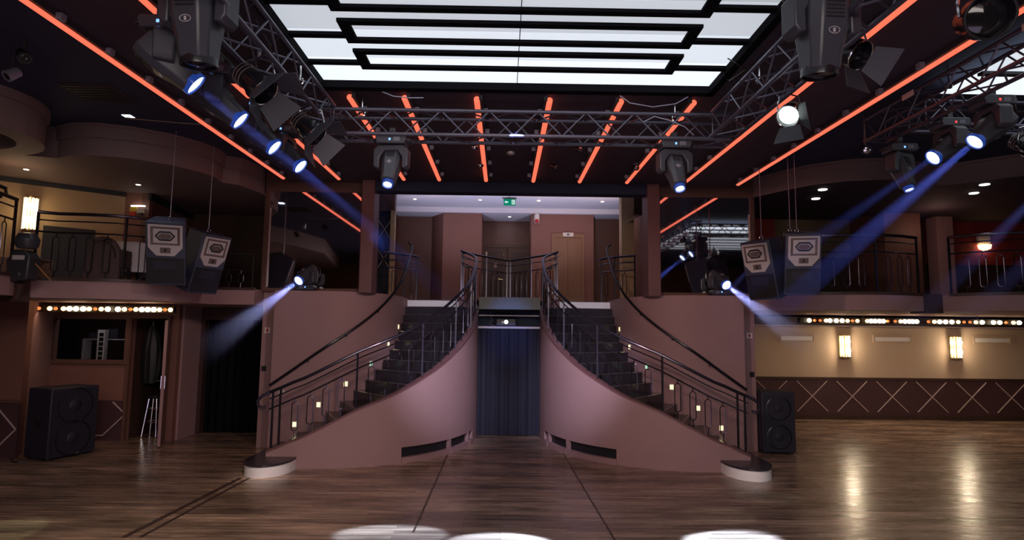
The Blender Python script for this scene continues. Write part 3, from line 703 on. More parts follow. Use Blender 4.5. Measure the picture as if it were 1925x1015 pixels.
    part('mh_lens' if lit else 'mh_lens0', 'lens', lambda: MB().lathe([(.081, -.240), (.081, -.255), (.05, -.262), (.001, -.265)]), 'lens' if lit else 'lens_dark', h, Matrix.Diagonal((.62, .62, 1.07, 1)) if small else Matrix.Identity(4))
    lensp = pivot + d*.285*scale
    if power:
        spot('beam_lamp', lensp, lensp+d, power, col, deg, .25, .03)
    if beam:
        beamcone(lensp, d, beam, .055*scale, r1 if r1 else .055*scale + beam*math.tan(math.radians(deg/2)), blabel or ('hazy blue light beam from the ' + label), hz or HAZE)
    return root
S1, S2, S3 = (-1.08, 6.32, 0), (.04, 6.02, 0), (2.30, 6.16, 0)
LN = ['nearest', 'second nearest', 'third', 'farthest']
for j, (y, z, bl, r1) in enumerate(((4.14, 4.28, 1.0, .075), (4.90, 4.28, 1.1, .08), (5.68, 4.28, 1.2, .09), (6.46, 4.30, 2.9, .17))):
    mover((-2.44, y, z), S3, 'lit moving head, %s of the row of four on the left truss' % LN[j], .95, beam=bl, power=9000, deg=6.6, col=(.46, .66, 1.0), r1=r1,
          group='row of moving heads on the left truss', blabel='hazy blue beam slanting down right from the %s left truss lamp' % LN[j])
t = thing('lamp_pipe', 'dark pipe beside the left truss from which the row of moving heads hangs', 'pipe', (-2.44, 3.9, 4.40))
MB().tube([(0, 0, 0), (0, 2.85, 0)], .022, 8).build('tube', 'black_plastic', t)
for y in (.3, 1.5, 2.35): MB().tube([(0, y, 0), (.34, y, 0)], .016, 6).build('arm', 'black_plastic', t)
# big near unlit heads
mover((-2.08, 3.86, 4.55), (-2.06, 4.15, 2.0), 'large unlit moving head close to the camera, hanging at top left', 1.25, lit=False)
mover((2.15, 3.86, 4.55), (2.13, 4.15, 2.0), 'large unlit moving head close to the camera, hanging at top right', 1.25, lit=False)
mover((-1.25, 6.45, 4.20), (-1.32, 5.5, 2.2), 'moving head hanging under the left part of the front truss', 1.0, small=True, beam=1.3, power=260, deg=8, hz=(.10, (.2, .27, 1)), blabel='short pale beam below the left lamp of the front truss')
mover((1.88, 6.45, 4.20), (1.98, 5.5, 2.2), 'moving head hanging under the right part of the front truss', 1.0, small=True, beam=1.3, power=260, deg=8, hz=(.10, (.2, .27, 1)), blabel='short pale beam below the right lamp of the front truss')
# ledge lamps
mover((-3.44, 10.44, 2.73), (-4.19, 8.6, 1.78), 'moving head standing on the ledge before the left mirror', .95, beam=2.4, hang=-1, power=750, deg=12, hz=HAZE2, blabel='wide violet beam going down left from the left ledge lamp')
mover((3.80, 10.44, 2.73), (4.3, 8.6, 1.98), 'moving head standing on the ledge before the right mirror', .95, beam=2.4, hang=-1, power=750, deg=12, hz=HAZE2, blabel='wide violet beam going down right from the right ledge lamp')
# right bay
mover((4.88, 5.72, 4.46), S2, 'lit moving head on the right bay truss, nearest of three', .95, disp='display_red', beam=3.9, power=24000, deg=7.4, col=(.46, .66, 1.0), r1=.17, blabel='blue beam slanting down left from the nearest right bay lamp')
mover((4.93, 6.36, 4.46), S1, 'lit moving head on the right bay truss, middle of three', .95, disp='display_red', beam=3.9, power=9000, deg=5.6, col=(.46, .66, 1.0), r1=.17, blabel='blue beam slanting down left from the middle right bay lamp')
mover((4.76, 6.95, 4.36), (4.95, 6.5, 2.6), 'moving head on the right bay truss pointing straight down, farthest of three', .95, small=True, beam=1.0, power=200, deg=9, hz=(.10, (.2, .27, 1)), blabel='thin blue beam below the farthest right bay lamp')
for j, (x, y, t_) in enumerate(((6.6, 6.6, (2.9, 7.0, 0.4)), (7.4, 6.6, (4.2, 7.6, .8)))):
    mover((x, y, 4.46), t_, 'moving head on the right cross truss, %s one' % ('inner' if j == 0 else 'outer'), .95, beam=3.6, power=260, deg=6.5, r1=.17, hz=(.34, (.26, .28, 1)), blabel='blue beam crossing before the right balcony, %s of two' % ('inner' if j == 0 else 'outer'))

# par cans with barn doors
def par(loc, target, label, lit=False, sc=1.0, power=0, leaves=(1, 1, 1, 1), roll=0, plain=False):
    loc = Vector(loc); d = (Vector(target)-loc).normalized()
    t = thing('par_can', label, 'stage light', loc); t.scale = (sc,)*3
    M = d.to_track_quat('-Z', 'Y').to_matrix().to_4x4() @ Matrix.Rotation(roll, 4, 'Z')
    b = part('pc_can', 'can', lambda: MB().lathe([(.03, .20), (.07, .19), (.085, .12), (.085, .05), (.115, 0), (.115, -.09), (.108, -.09), (.10, -.02)], cap=False), 'black_gloss', t, M)
    m_ = lambda: MB().lathe([(.10, -.03), (.06, -.045), (.001, -.05)])
    part('pc_lens1' if lit else 'pc_lens0', 'lens', m_, 'lens_soft' if lit else 'lens_dark', b)
    part('pc_rim' if not plain else 'pc_rim0', 'rim', lambda: MB().tube([(.115*math.cos(2*PI*k/24), .115*math.sin(2*PI*k/24), -.09) for k in range(24)], .006, 5, closed=True), 'black' if plain else 'chrome', b)
    for k in range(4):
        if leaves[k]:
            part('pc_leaf', 'barn_door', lambda: MB().prism([(-.10, 0), (.10, 0), (.15, .19), (-.15, .19)], -.003, .003), 'fixture_grey', b,
                 Matrix.Rotation(PI/2*k, 4, 'Z') @ Matrix.Translation((0, .108, -.09)) @ Matrix.Rotation(math.radians(-52), 4, 'X'))
    if not plain: part('pc_fins', 'cooling_fins', lambda: MB().lathe([(.088, .17), (.095, .165), (.088, .16)], cap=False).lathe([(.09, .14), (.098, .135), (.09, .13)], cap=False).lathe([(.088, .11), (.098, .105), (.088, .10)], cap=False), 'horn', b)
    part('pc_yoke', 'yoke', lambda: MB().tube([(-.125, 0, 0), (-.13, 0, .08), (-.10, 0, .19), (0, 0, .22), (.10, 0, .19), (.13, 0, .08), (.125, 0, 0)], .009, 5), 'chrome', t)
    part('pc_hook', 'hook_clamp', lambda: MB().tube([(0, 0, .21), (0, 0, .28)], .014, 6), 'fixture_face', t)
    if power:
        spot('par_lamp', loc+d*.14, loc+d, power, (1, 1, .95), 45, .6, .08)
    return t
par((-2.02, 4.70, 4.05), (-.6, 4.5, 2.9), 'black spotlight with barn doors on the left truss, nearer of two', sc=1.05, roll=.3)
par((-1.95, 5.80, 4.05), (-.6, 5.6, 2.9), 'black spotlight with barn doors on the left truss, farther of two', sc=1.05, roll=.2)
par((2.55, 5.15, 4.05), (1.2, 3.6, 2.7), 'lit white spotlight with barn doors on the right truss', True, .85, 30, leaves=(0, 1, 1, 0))
par((2.62, 4.30, 4.22), (3.2, 3.2, 3.2), 'unlit spotlight with barn doors on the right truss beside the large moving head', sc=.95, leaves=(0, 1, 1, 0))
par((2.90, 3.42, 4.02), (2.6, 2.4, 3.6), 'large black flood lamp with open round front, cut by the top edge at right', sc=1.15, leaves=(0, 0, 0, 0), plain=True)
par((5.45, 5.95, 4.05), (5.7, 5.0, 3.2), 'black spotlight with barn doors at the right edge of the bay truss', sc=1.0, leaves=(1, 0, 1, 1))
# small ceiling spots
for j, (x, y, z, lb, t_) in enumerate(((-4.72, 5.66, 4.70, 'small black ceiling spot at the far left, upper one', (-3.8, 5.0, 3.8)), (-5.15, 6.05, 4.68, 'small pale ceiling spot at the far left, lower one', (-5.7, 5.0, 3.6)),
        (-.42, 7.9, 4.55, 'tiny chrome spot behind the truss left of centre', (-1, 6, 4)), (-.38, 8.9, 4.58, 'tiny spot between the second and third tube', (-1, 7, 4)), (.75, 8.9, 4.58, 'tiny black spot right of the fourth tube', (1.5, 8, 4)),
        (1.0, 7.9, 4.55, 'tiny chrome spot behind the truss right of centre', (2, 6, 4)), (2.0, 8.9, 4.58, 'tiny chrome spot left of the rightmost tube', (2.4, 7, 4)), (4.35, 6.95, 4.3, 'small chrome spot beside the right bay lamps', (3.5, 4, 3)),
        (-5.9, 4.4, 4.7, 'small ceiling spot over the left balcony, near one', (-5, 3, 3)))):
    t = thing('ceiling_spot', lb, 'light', (x, y, z)); d = (Vector(t_)-Vector((x, y, z))).normalized()
    M = d.to_track_quat('-Z', 'Y').to_matrix().to_4x4(); big = 1.1 if j < 2 or j > 6 else .8
    MB(Matrix.Scale(big, 4)).lathe([(.02, .09), (.045, .07), (.055, -.05), (.05, -.05)]).build('can', 'black_gloss' if j != 1 else 'clip_metal', t, mw=M)
    MB(Matrix.Scale(big, 4)).lathe([(.047, -.045), (.02, -.055), (.001, -.056)]).build('lens', 'chrome' if j > 1 else 'lens_dark', t, mw=M)
    MB().tube([(0, 0, .03), (0, 0, (ZS if abs(x) < 4.1 else 4.9)-z)], .010, 6).build('stem', 'black_plastic', t)
t = thing('ceiling_sensor', 'small pale sensor on the dark ceiling between the middle tubes', 'sensor', (.08, 8.6, ZS))
MB().lathe([(.06, 0), (.055, -.025), (.03, -.035), (.001, -.036)]).build('body', 'silver_paint', t)

# ------------------------------------------------------------------ hanging loudspeakers
def hspk(loc, yaw, tilt, label, cables, small=False):
    t = thing('hanging_speaker', label, 'loudspeaker', loc); w_ = .25
    R = Matrix.Rotation(yaw, 4, 'Z') @ Matrix.Rotation(tilt, 4, 'X')
    hh, d_ = .46, .20
    m = MB(); m.prism([(-w_, -d_), (w_, -d_), (w_*.8, d_), (-w_*.8, d_)], -hh, hh)
    c = m.build('cabinet', 'cabinet_paint', t, .012, R)
    # rim of the front
    B(-w_*.94, w_*.94, -d_-.008, -d_, -hh+.03, -.06).build('lower_grille', 'black', c)
    pl_ = [(-w_*.86, .42), (w_*.86, .42), (w_*.86, .10), (w_*.45, -.02), (-w_*.45, -.02), (-w_*.86, .10)]
    MB().prism(pl_, -d_-.022, -d_, 'y').build('horn_plate', 'silver_paint', c)
    # horn: flared recess look
    m = MB()
    o_ = [(-.182, .395), (.182, .395), (.182, .135), (-.182, .135)]; i_ = [(-.07, .295), (.07, .295), (.07, .235), (-.07, .235)]
    m.add([(a, -d_-.026, b) for a, b in o_] + [(a, -d_-.012, b) for a, b in i_], [(0, 1, 5, 4), (1, 2, 6, 5), (2, 3, 7, 6), (3, 0, 4, 7), (4, 5, 6, 7)])
    m.build('horn', 'horn', c, smooth=False)
    hx = [(-.115, .268), (-.065, .325), (.065, .325), (.115, .268), (.065, .212), (-.065, .212)]
    MB().tube([(a, -d_-.034, b) for a, b in hx], .012, 6, closed=True).build('horn_lip', 'black', c)
    MB().prism([(a*.75, .26+(b-.26)*.6) for a, b in hx], -d_-.040, -d_-.020, 'y').build('phase_plug', 'horn', c)
    B(-.065, .065, -d_-.028, -d_-.02, .02, .10).build('tweeter_horn', 'horn', c); B(-.012, .012, -d_-.032, -d_-.026, .035, .085).build('tweeter_slot', 'black', c)
    B(-.15, .02, -d_-.012, -d_-.006, -.22, -.10).build('port', 'bin_paint', c); B(.03, .13, -d_-.012, -d_-.006, -.22, -.11).build('port', 'bin_paint', c)
    for cx_, cy_ in cables:
        p = R @ Vector((cx_, cy_, hh))
        MB().tube([p+Vector((.028*math.cos(a), 0, .03+.028*math.sin(a))) for a in [2*PI*k/12 for k in range(12)]], .007, 5, closed=True).build('shackle', 'chrome', t)
        MB().tube([p+Vector((0, 0, .05)), Vector((p.x, p.y, 4.88-loc[2]))], .006, 5).build('cable', 'clip_metal', t)
    return t
hspk((-4.84, 8.60, 3.17), .34, .36, 'large hanging loudspeaker with silver horn plate facing front, left side', [(.03, -.05)])
hspk((-4.63, 9.14, 3.08), 1.15, .30, 'hanging loudspeaker turned to the right, beside the left front speaker', [(-.02, 0)])
hspk((4.45, 8.85, 3.14), -.22, .24, 'large hanging loudspeaker with silver horn plate facing front, right side', [(-.05, 0), (-.12, .1)])
hspk((4.08, 9.15, 3.08), -1.0, .24, 'hanging loudspeaker turned to the left, beside the right front speaker', [(.0, 0)])

# ------------------------------------------------------------------ bass bins
def bin_(loc, yaw, w_, d_, h_, label):
    t = thing('bass_bin', label, 'loudspeaker', loc, (0, 0, yaw))
    c = B(-w_/2, w_/2, -d_/2, d_/2, .03, h_).build('cabinet', 'bin_paint', t, .015)
    B(-w_/2+.04, w_/2-.04, -d_/2-.01, -d_/2, .07, h_-.05).build('grille', 'grille', c)
    for z in (h_*.28, h_*.74):
        MB().tube([(.36*w_*math.cos(2*PI*k/28), -d_/2-.014, z+.36*w_*math.sin(2*PI*k/28)) for k in range(28)], .010, 5, closed=True).build('woofer_ring', 'black_gloss', c)
        MB(Matrix.Translation((0, -d_/2-.012, z)) @ Matrix.Rotation(PI/2, 4, 'X')).lathe([(.30*w_, 0), (.14*w_, -.004), (.11*w_, .012), (.001, .02)]).build('cone', 'grille', c)
    for s_ in (-1, 1):
        MB().box(*sorted((s_*w_/2, s_*(w_/2+.006))), -.07, .07, h_*.45, h_*.55).build('side_handle', 'black', c)
    for a in (-1, 1):
        for b in (-1, 1): MB().cyl((a*(w_/2-.06), b*(d_/2-.06), 0), (a*(w_/2-.06), b*(d_/2-.06), .035), .03, seg=10).build('foot', 'black', t)
    return t
bin_((-7.08, 9.90, 0), 1.2, .74, .54, 1.10, 'black double bass speaker standing on the floor by the left wall')
bin_((4.82, 10.75, 0), -.10, .56, .60, 1.06, 'black double bass speaker standing behind the right stair wall')
bx = tag(MB().tube([(-7.60, 9.60, .01), (-7.45, 9.42, .01), (-7.3, 9.36, .01), (-7.2, 9.42, .012), (-7.27, 9.5, .01)], .010, 5).build('floor_cable', 'black'), 'black cable on the floor at the left bass speaker', 'cable')

# ------------------------------------------------------------------ left side, lower storey
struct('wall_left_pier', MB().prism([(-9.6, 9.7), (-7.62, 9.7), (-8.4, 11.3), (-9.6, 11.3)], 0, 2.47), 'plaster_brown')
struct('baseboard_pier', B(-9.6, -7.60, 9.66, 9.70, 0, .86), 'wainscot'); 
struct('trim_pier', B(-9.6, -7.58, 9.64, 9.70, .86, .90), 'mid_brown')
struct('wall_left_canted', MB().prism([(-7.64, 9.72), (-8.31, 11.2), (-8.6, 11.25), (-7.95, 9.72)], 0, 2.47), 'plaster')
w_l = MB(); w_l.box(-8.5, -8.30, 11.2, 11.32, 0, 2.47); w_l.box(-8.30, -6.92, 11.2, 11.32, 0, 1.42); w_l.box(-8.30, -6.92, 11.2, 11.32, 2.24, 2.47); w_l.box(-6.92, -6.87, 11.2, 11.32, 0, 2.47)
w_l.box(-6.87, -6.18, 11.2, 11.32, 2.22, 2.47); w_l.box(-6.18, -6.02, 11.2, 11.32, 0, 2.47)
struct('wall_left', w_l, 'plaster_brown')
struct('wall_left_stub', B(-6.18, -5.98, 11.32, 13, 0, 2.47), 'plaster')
struct('baseboard_left', B(-8.3, -6.88, 11.165, 11.2, 0, .72), 'wainscot')
struct('wall_left_room_back', B(-9.0, -5.98, 12.85, 13.0, 0, 2.47), 'dark_brown')
struct('wall_left_room_divider', B(-6.96, -6.90, 11.32, 12.85, 0, 2.47), 'dark_brown')
def lattice(name, segs, y, label=None):
    m = MB()
    for (a, b) in segs:
        m.tube([(a[0], y, a[1]), (b[0], y, b[1])], .012, 4)
    return struct(name, m, 'molding')
lattice('trim_lattice_left', [((-7.10, .70), (-6.90, .52)), ((-6.90, .44), (-7.24, .10)), ((-7.24, .10), (-7.42, .10)), ((-7.42, .10), (-7.68, .36)), ((-7.68, .50), (-7.50, .66))], 11.155)
lattice('trim_lattice_pier', [((-7.95, .80), (-7.62, .45)), ((-7.62, .45), (-7.95, .10)), ((-8.4, .45), (-8.05, .80)), ((-8.4, .45), (-8.05, .10))], 9.655)
wn = struct('window_1', MB().box(-8.36, -8.28, 11.13, 11.2, 1.38, 2.28).box(-6.95, -6.87, 11.13, 11.2, 1.38, 2.28).box(-8.28, -6.95, 11.13, 11.2, 1.38, 1.46).box(-8.28, -6.95, 11.13, 11.2, 2.20, 2.28), 'mid_brown', 'control room window with dark wooden frame')
struct('window_pane', B(-8.28, -6.95, 11.16, 11.165, 1.46, 2.20), 'glass', parent=wn)
# control room contents
t = thing('storage_rack', 'white rack with small dark squares standing behind the control room window', 'rack', (-7.76, 11.75, 0))
B(-.07, .07, -.05, .05, 0, 2.0).build('frame', 'white_paint', t)
for k in range(6): B(-.035, .045, -.056, -.05, 1.42+k*.09, 1.49+k*.09).build('slot', 'black', t)
t = thing('control_shelf', 'steel shelf crossing the control room behind the window', 'shelf', (-7.6, 12.0, 0))
B(-.65, .62, -.1, .1, 1.80, 1.82).build('board', 'silver_paint', t); B(-.65, -.6, -.1, .1, 0, 1.8).build('leg', 'silver_paint', t); B(.57, .62, -.1, .1, 0, 1.8).build('leg', 'silver_paint', t)
for k, (x, w2, h2) in enumerate(((-8.0, .3, .12), (-7.7, .22, .2))):
    tag(B(x-w2/2, x+w2/2, 11.92, 12.08, 1.82, 1.82+h2).build('storage_box', 'fixture_grey'), 'grey box on the control room shelf, %s' % ('left one' if k == 0 else 'taller right one'), 'box')
t = tag(MB().prism([(-7.14, 1.45), (-6.98, 1.45), (-6.99, 1.72), (-7.06, 1.98), (-7.16, 1.94), (-7.22, 1.6)], 11.82, 11.90, 'y').build('hanging_cloth', 'niche_blue'), 'pale blue cloth hanging at the right side of the control room window', 'cloth')
point('control_room', (-7.6, 11.42, 2.40), 1.5, (.8, .9, 1.0), .02)
# door leaf open, jamb, clothes and stool
struct('door_frame_left', MB().box(-6.90, -6.85, 11.14, 11.2, 0, 2.28).box(-6.20, -6.14, 11.14, 11.2, 0, 2.28).box(-6.85, -6.20, 11.14, 11.2, 2.22, 2.28), 'mid_brown')
dl = thing('open_door', 'mauve door standing open edge-on with chrome handle, left side', 'door', (-6.20, 11.17, 0), (0, 0, math.radians(-63)))
B(0, .66, -.025, .025, .02, 2.19).build('door_leaf', 'plaster', dl, .004)
for s_ in (-1, 1):
    hp = B(.60, .64, *sorted((s_*.025, s_*.032)), 1.0, 1.22).build('handle_plate', 'chrome', dl)
    MB().tube([(.62, s_*.03, 1.14), (.62, s_*.08, 1.14), (.54, s_*.085, 1.14)], .009, 6).build('lever', 'chrome', hp)
ck = thing('hanging_coats', 'dark coats hanging in the doorway beside the control room', 'clothing', (-6.72, 11.6, 1.0))
pts = []
m = MB()
for j, (z, a_, b_) in enumerate(((0, .13, .08), (.25, .17, .10), (.6, .17, .11), (.95, .12, .08), (1.08, .04, .04))):
    pts.append([((a_*(1+.12*math.sin(k*2.5+j)))*math.cos(2*PI*k/20), b_*(1+.12*math.cos(k*3.1))*math.sin(2*PI*k/20), z) for k in range(20)])
m.loft(pts); m.build('cloth', 'black', ck)
MB().tube([(0, 0, 1.07), (0, 0, 1.16)], .008, 5).build('hook', 'chrome', ck)
stl = thing('bar_stool', 'chrome framed bar stool standing in the left doorway', 'stool', (-6.62, 11.65, 0))
MB().lathe([(.15, .72), (.16, .74), (.16, .77), (.14, .785)]).build('seat', 'black', stl)
for k in range(4):
    a = PI/4+PI/2*k; MB().tube([(.10*math.cos(a), .10*math.sin(a), .72), (.19*math.cos(a), .19*math.sin(a), .012)], .011, 6).build('leg', 'chrome', stl)
for z, r in ((.28, .155), (.52, .13)): MB().tube([(r*math.cos(2*PI*k/20), r*math.sin(2*PI*k/20), z) for k in range(20)], .008, 5, closed=True).build('foot_ring', 'chrome', stl)
# dark doorway right of the stub
struct('wall_doorway', MB().box(-5.98, -4.34, 11.95, 12.05, 2.22, 2.47).box(-5.98, -5.90, 11.95, 12.05, 0, 2.22), 'dark_brown')
dcu = thing('doorway_curtain', 'dark drape hanging in the wide doorway left of the stairs', 'curtain', (-5.1, 12.1, 0))
fr = [(-.80+1.56*i/60, .03*math.sin(i*1.0)+.012*math.sin(i*.41)) for i in range(61)]
MB().prism(fr+[(x, y+.02) for x, y in reversed(fr)], .01, 2.24).build('drape', 'matte_black', dcu)
MB().tube([(-.82, 0, 2.26), (.78, 0, 2.26)], .015, 6).build('rail', 'rail_metal', dcu)
struct('wall_doorway_back', B(-6.0, -4.2, 12.6, 12.7, 0, 2.47), 'black')
t = sign('notice_plate', AX-4.56, 11.92, 2.34, .10, .10, 'plate', 'small white notice above the dark doorway')

# slab and upper storey left
SLL = [(-9.6, 7.2), (-6.9, 7.3), (-6.42, 7.55), (-6.52, 8.02)]
SLM = [(-6.68, 8.50), (-6.5, 8.62), (-6.1, 8.66), (-5.72, 8.75), (-5.42, 8.97), (-5.22, 9.35), (-5.08, 9.85), (-5.0, 10.35), (-4.30, 10.35)]
struct('floor_balcony_left', MB().prism(SLL + [(-6.72, 8.10)] + SLM + [(-4.30, 12.70), (-9.6, 12.70)], 2.47, 2.74), 'plaster', 'curved mauve balcony front on the left')
def moldline(name, pts, z0, z1, off, m):
    P = [Vector((*p, 0)) for p in pts]; rings = []
    for i, p in enumerate(P):
        d = (P[min(i+1, len(P)-1)]-P[max(i-1, 0)]).normalized(); n = Vector((d.y, -d.x, 0))
        rings.append([(p.x+n.x*o_, p.y+n.y*o_, z) for o_, z in ((-.01, z0), (off, z0), (off, z1), (-.01, z1))])
    return struct(name, MB().loft(rings), m)
moldline('trim_balcony_left', SLM, 2.72, 2.765, .02, 'dark_brown'); moldline('trim_balcony_left_near', SLL, 2.72, 2.765, .02, 'dark_brown')
def inset(pts, d_):
    P = [Vector((*p, 0)) for p in pts]; o_ = []
    for i, p in enumerate(P):
        d = (P[min(i+1, len(P)-1)]-P[max(i-1, 0)]).normalized(); n = Vector((d.y, -d.x, 0)); o_.append((p.x-n.x*d_, p.y-n.y*d_))
    return o_
def balcony_rail(pts, zf, h, label, step=.215, per=4, start_post=True):
    pts = inset(pts, .06); L = arclen(pts)[-1]
    n = max(1, round(L/(step*(per+1)))); posts = [0.01] + [L*k/n for k in range(1, n)] + [L-.01]
    loops = []
    for a, b in zip(posts, posts[1:]):
        k = max(1, round((b-a)/step)-1); loops += [a+(b-a)*(j+1)/(k+1) for j in range(k)]
    return railing('balcony_railing', label, [(x, y, zf) for x, y in pts], [h]*len(pts), posts, loops, second=.11, mid=.28)
balcony_rail(SLM[:7], 2.745, .96, 'dark metal balustrade with oval loops on the left balcony front')
balcony_rail(SLL[1:], 2.745, 1.02, 'section of dark balustrade cut by the left picture edge')
balcony_rail([(-5.05, 10.45), (-4.40, 10.45)], 2.745, .62, 'low dark railing segment between left balcony and mirror wall', per=2)
# curled handrail at far left
t = thing('curled_handrail', 'curved spiral handrail at the far left edge of the balcony', 'handrail', (-6.95, 7.55, 3.86))
MB().tube([(-.6, -.15, .14), (-.1, -.15, .12), (.30, -.02, .06), (.42, .2, .0), (.30, .36, -.04), (-.02, .42, -.08)], .024, 8).build('rail', 'black_gloss', t)
MB().tube([(-.6, -.1, .0), (-.1, -.1, -.02), (.28, .02, -.08), (.38, .2, -.12)], .016, 8).build('lower_rail', 'black_gloss', t)
for k in range(4): MB().tube([(.05*k*2-.2, -.1+.03*k, .08), (.05*k*2-.2, -.1+.03*k, -1.1)], .012, 5).build('post', 'black_gloss', t)
# dark stub with the hooded lamp at the gap
struct('column_gap_left', B(-6.90, -6.62, 8.12, 8.42, 2.40, 2.76), 'dark_brown')
t = thing('hooded_projector', 'black hooded effect lamp on a stand at the gap of the left balcony', 'stage light', (-6.42, 8.02, 2.78))
MB().lathe([(.10, .20), (.13, .24), (.14, .33), (.10, .40), (.02, .42)]).build('hood', 'fixture_grey', t, mw=Matrix.Translation((.02, 0, .12)) @ Matrix.Rotation(.0, 4, 'X'))
MB().prism([(-.13, -.14), (.13, -.10), (.15, .20), (.06, .30), (-.08, .30), (-.16, .15)], -.10, .10, 'y').build('body', 'black_plastic', t, .02)
B(-.07, .08, -.115, -.10, .16, .22).build('badge', 'silver_paint', t)
MB().tube([(.05, -.11, -.03), (.02, -.11, -.06), (-.01, -.11, -.03), (.02, -.11, 0)], .004, 4, closed=True).build('emblem', 'silver_paint', t)
MB().lathe([(.115, .30), (.12, .33), (.12, .37), (.115, .40)], (.02, 0, .06)).build('band', 'black_gloss', t)
MB().tube([(-.02, 0, -.14), (-.10, .05, -.34)], .05, 8).build('stem', 'dark_brown', t)
MB().tube([(-.16, 0, .1), (-.35, .1, -.05)], .010, 5).build('arm', 'brass', t); MB().tube([(.15, 0, .12), (.3, .1, -.1)], .010, 5).build('arm', 'brass', t)

# gallery walls left
WA, WB = (-9.3, 8.45), (-6.76, 10.55)
def wallseg(name, a, b, z0, z1, th, m):
    a = Vector((*a, 0)); b = Vector((*b, 0)); d = (b-a).normalized(); n = Vector((-d.y, d.x, 0))*th
    return struct(name, MB().prism([tuple(p[:2]) for p in (a, b, b+n, a+n)], z0, z1), m)
wallseg('wall_upper_left', WA, WB, 2.74, 4.45, .12, 'plaster_tan')
wallseg('trim_upper_left', (WA[0]+.02, WA[1]-.03), (WB[0]+.02, WB[1]-.03), 4.37, 4.45, .04, 'black')
wallseg('wall_upper_left_return', (-6.76, 10.55), (-6.35, 10.58), 2.74, 4.45, .12, 'plaster_brown')
wallseg('wall_upper_left_back', (-6.35, 10.58), (-6.65, 12.7), 2.74, 4.45, .12, 'mid_brown')
wallseg('trim_upper_left_back', (-6.31, 10.56), (-6.61, 12.7), 4.33, 4.45, .05, 'black')
struct('wall_upper_left_far', B(-6.7, -4.3, 12.6, 12.7, 2.74, 4.9), 'dark_brown')
wallseg('door_upper_left', (-7.60, 9.82), (-7.05, 10.27), 2.745, 3.72, .03, 'black')
wallseg('baseboard_upper_left', (-9.2, 8.50), (-6.75, 10.52), 2.745, 3.15, .03, 'mid_brown')
def sconce(loc, rz, label, h=.56, w_=.26, lamp='sconce_lamp'):
    t = thing('wall_sconce', label, 'lamp', loc, (0, 0, rz), group='glass rod wall sconces')
    B(-w_/2, w_/2, -.012, 0, -h/2, h/2).build('back_plate', 'brass', t)
    for z in (-h/2, h/2-.03): MB().lathe([(w_/2, 0), (w_/2, .03)], (0, -.02, z), 20).build('cap', 'brass', t)
    for k in range(6):
        a = PI + PI*(k+.5)/6; x, y = w_/2*.88*math.cos(a), w_/2*.88*math.sin(a)-.02
        MB().cyl((x, y, -h/2+.02), (x, y, h/2-.02), .017, seg=8).build('glass_rod', 'sconce_clear', t)
    for z in (-.115, .115):
        MB().sphere((0, -.165, z), .055, 12).build('bulb', lamp, t)
    return t
dA = math.atan2(WB[1]-WA[1], WB[0]-WA[0])
pA = Vector((-7.74, 9.72-.02, 3.88)); sconce(pA, dA, 'glowing glass rod wall sconce on the upper left balcony wall', lamp='sconce_lamp_soft', w_=.19)
# emergency unit on return wall
t = thing('emergency_unit', 'emergency light unit with yellow and red plate on the upper left wall', 'light', (-6.52, 10.52, 4.12))
B(-.12, -.0, -.02, .0, -.02, .06).build('yellow_plate', 'yellow', t); B(-.12, -.02, -.022, 0, -.10, -.02).build('red_plate', 'red', t)
B(.02, .16, -.05, 0, -.05, .03).build('box', 'plate', t); B(.05, .12, -.06, -.02, -.09, -.05).build('camera', 'fixture_grey', t)
B(-.10, .14, -.03, 0, .07, .09).build('strip', 'downlight', t)
t = thing('fire_extinguisher', 'red fire extinguisher hanging behind the left balcony rail', 'extinguisher', (-6.31, 10.9, 3.30))
MB().lathe([(.04, -.18), (.06, -.17), (.06, .08), (.03, .13), (.015, .15), (.015, .19)]).build('cylinder', 'red', t); B(-.03, .03, -.02, .02, .18, .22).build('valve', 'black', t)
# table with cloth, chair
t = thing('balcony_table', 'small round table under white cloth on the left balcony', 'table', (-6.05, 9.93, 2.745))
m = MB(); rings = []
for z, r in ((.66, .001), (.66, .58), (.62, .60), (.40, .61), (.18, .64)):
    rings.append([((r*(1+(.06*math.cos(9*2*PI*k/48) if z < .6 else 0)))*math.cos(2*PI*k/48), (r*(1+(.06*math.cos(9*2*PI*k/48) if z < .6 else 0)))*math.sin(2*PI*k/48), z) for k in range(48)])
m.loft(rings, cap=False); m.build('tablecloth', 'white_cloth', t)
MB().cyl((0, 0, 0), (0, 0, .64), .04).build('column', 'black', t); MB().lathe([(.24, 0), (.24, .02), (.05, .05)]).build('foot', 'black', t)
def chair(loc, rz, label):
    t = thing('tub_chair', label, 'chair', loc, (0, 0, rz))
    P = []
    for k in range(15):
        a = PI*k/14; P.append((.24*math.cos(a), .06+.0*math.sin(a), .30+.36*math.sin(a)))
    m = MB()
    prof = [(-.24, 0.0)] + [(.24*math.cos(PI-PI*k/14), .36+.30*math.sin(PI*k/14)) for k in range(15)] + [(.24, 0.0)]
    m.prism(prof, -.25, -.17, 'y'); m.build('backrest', 'chair_fabric', t, .015)
    B(-.22, .22, -.18, .22, .24, .34).build('seat', 'chair_fabric', t, .02)
    for s_ in (-1, 1):
        B(*sorted((s_*.18, s_*.24)), -.18, .16, .2, .48).build('armrest', 'chair_fabric', t, .02)
        for y in (-.18, .18): B(s_*.2-.02, s_*.2+.02, y-.02, y+.02, 0, .24).build('leg', 'black', t)
    m = MB(); m.tube([(.19*math.cos(PI-PI*k/14), -.255, .34+.25*math.sin(PI*k/14)) for k in range(15)], .008, 5); m.build('piping', 'black', t)
    return t
chair((-5.98, 9.07, 2.745), .15, 'brown round-backed chair seen from behind at the balcony table')
t = thing('flower_stool', 'small folding stool with crossed legs behind the left balcony rail', 'stool', (-6.95, 8.9, 2.745))
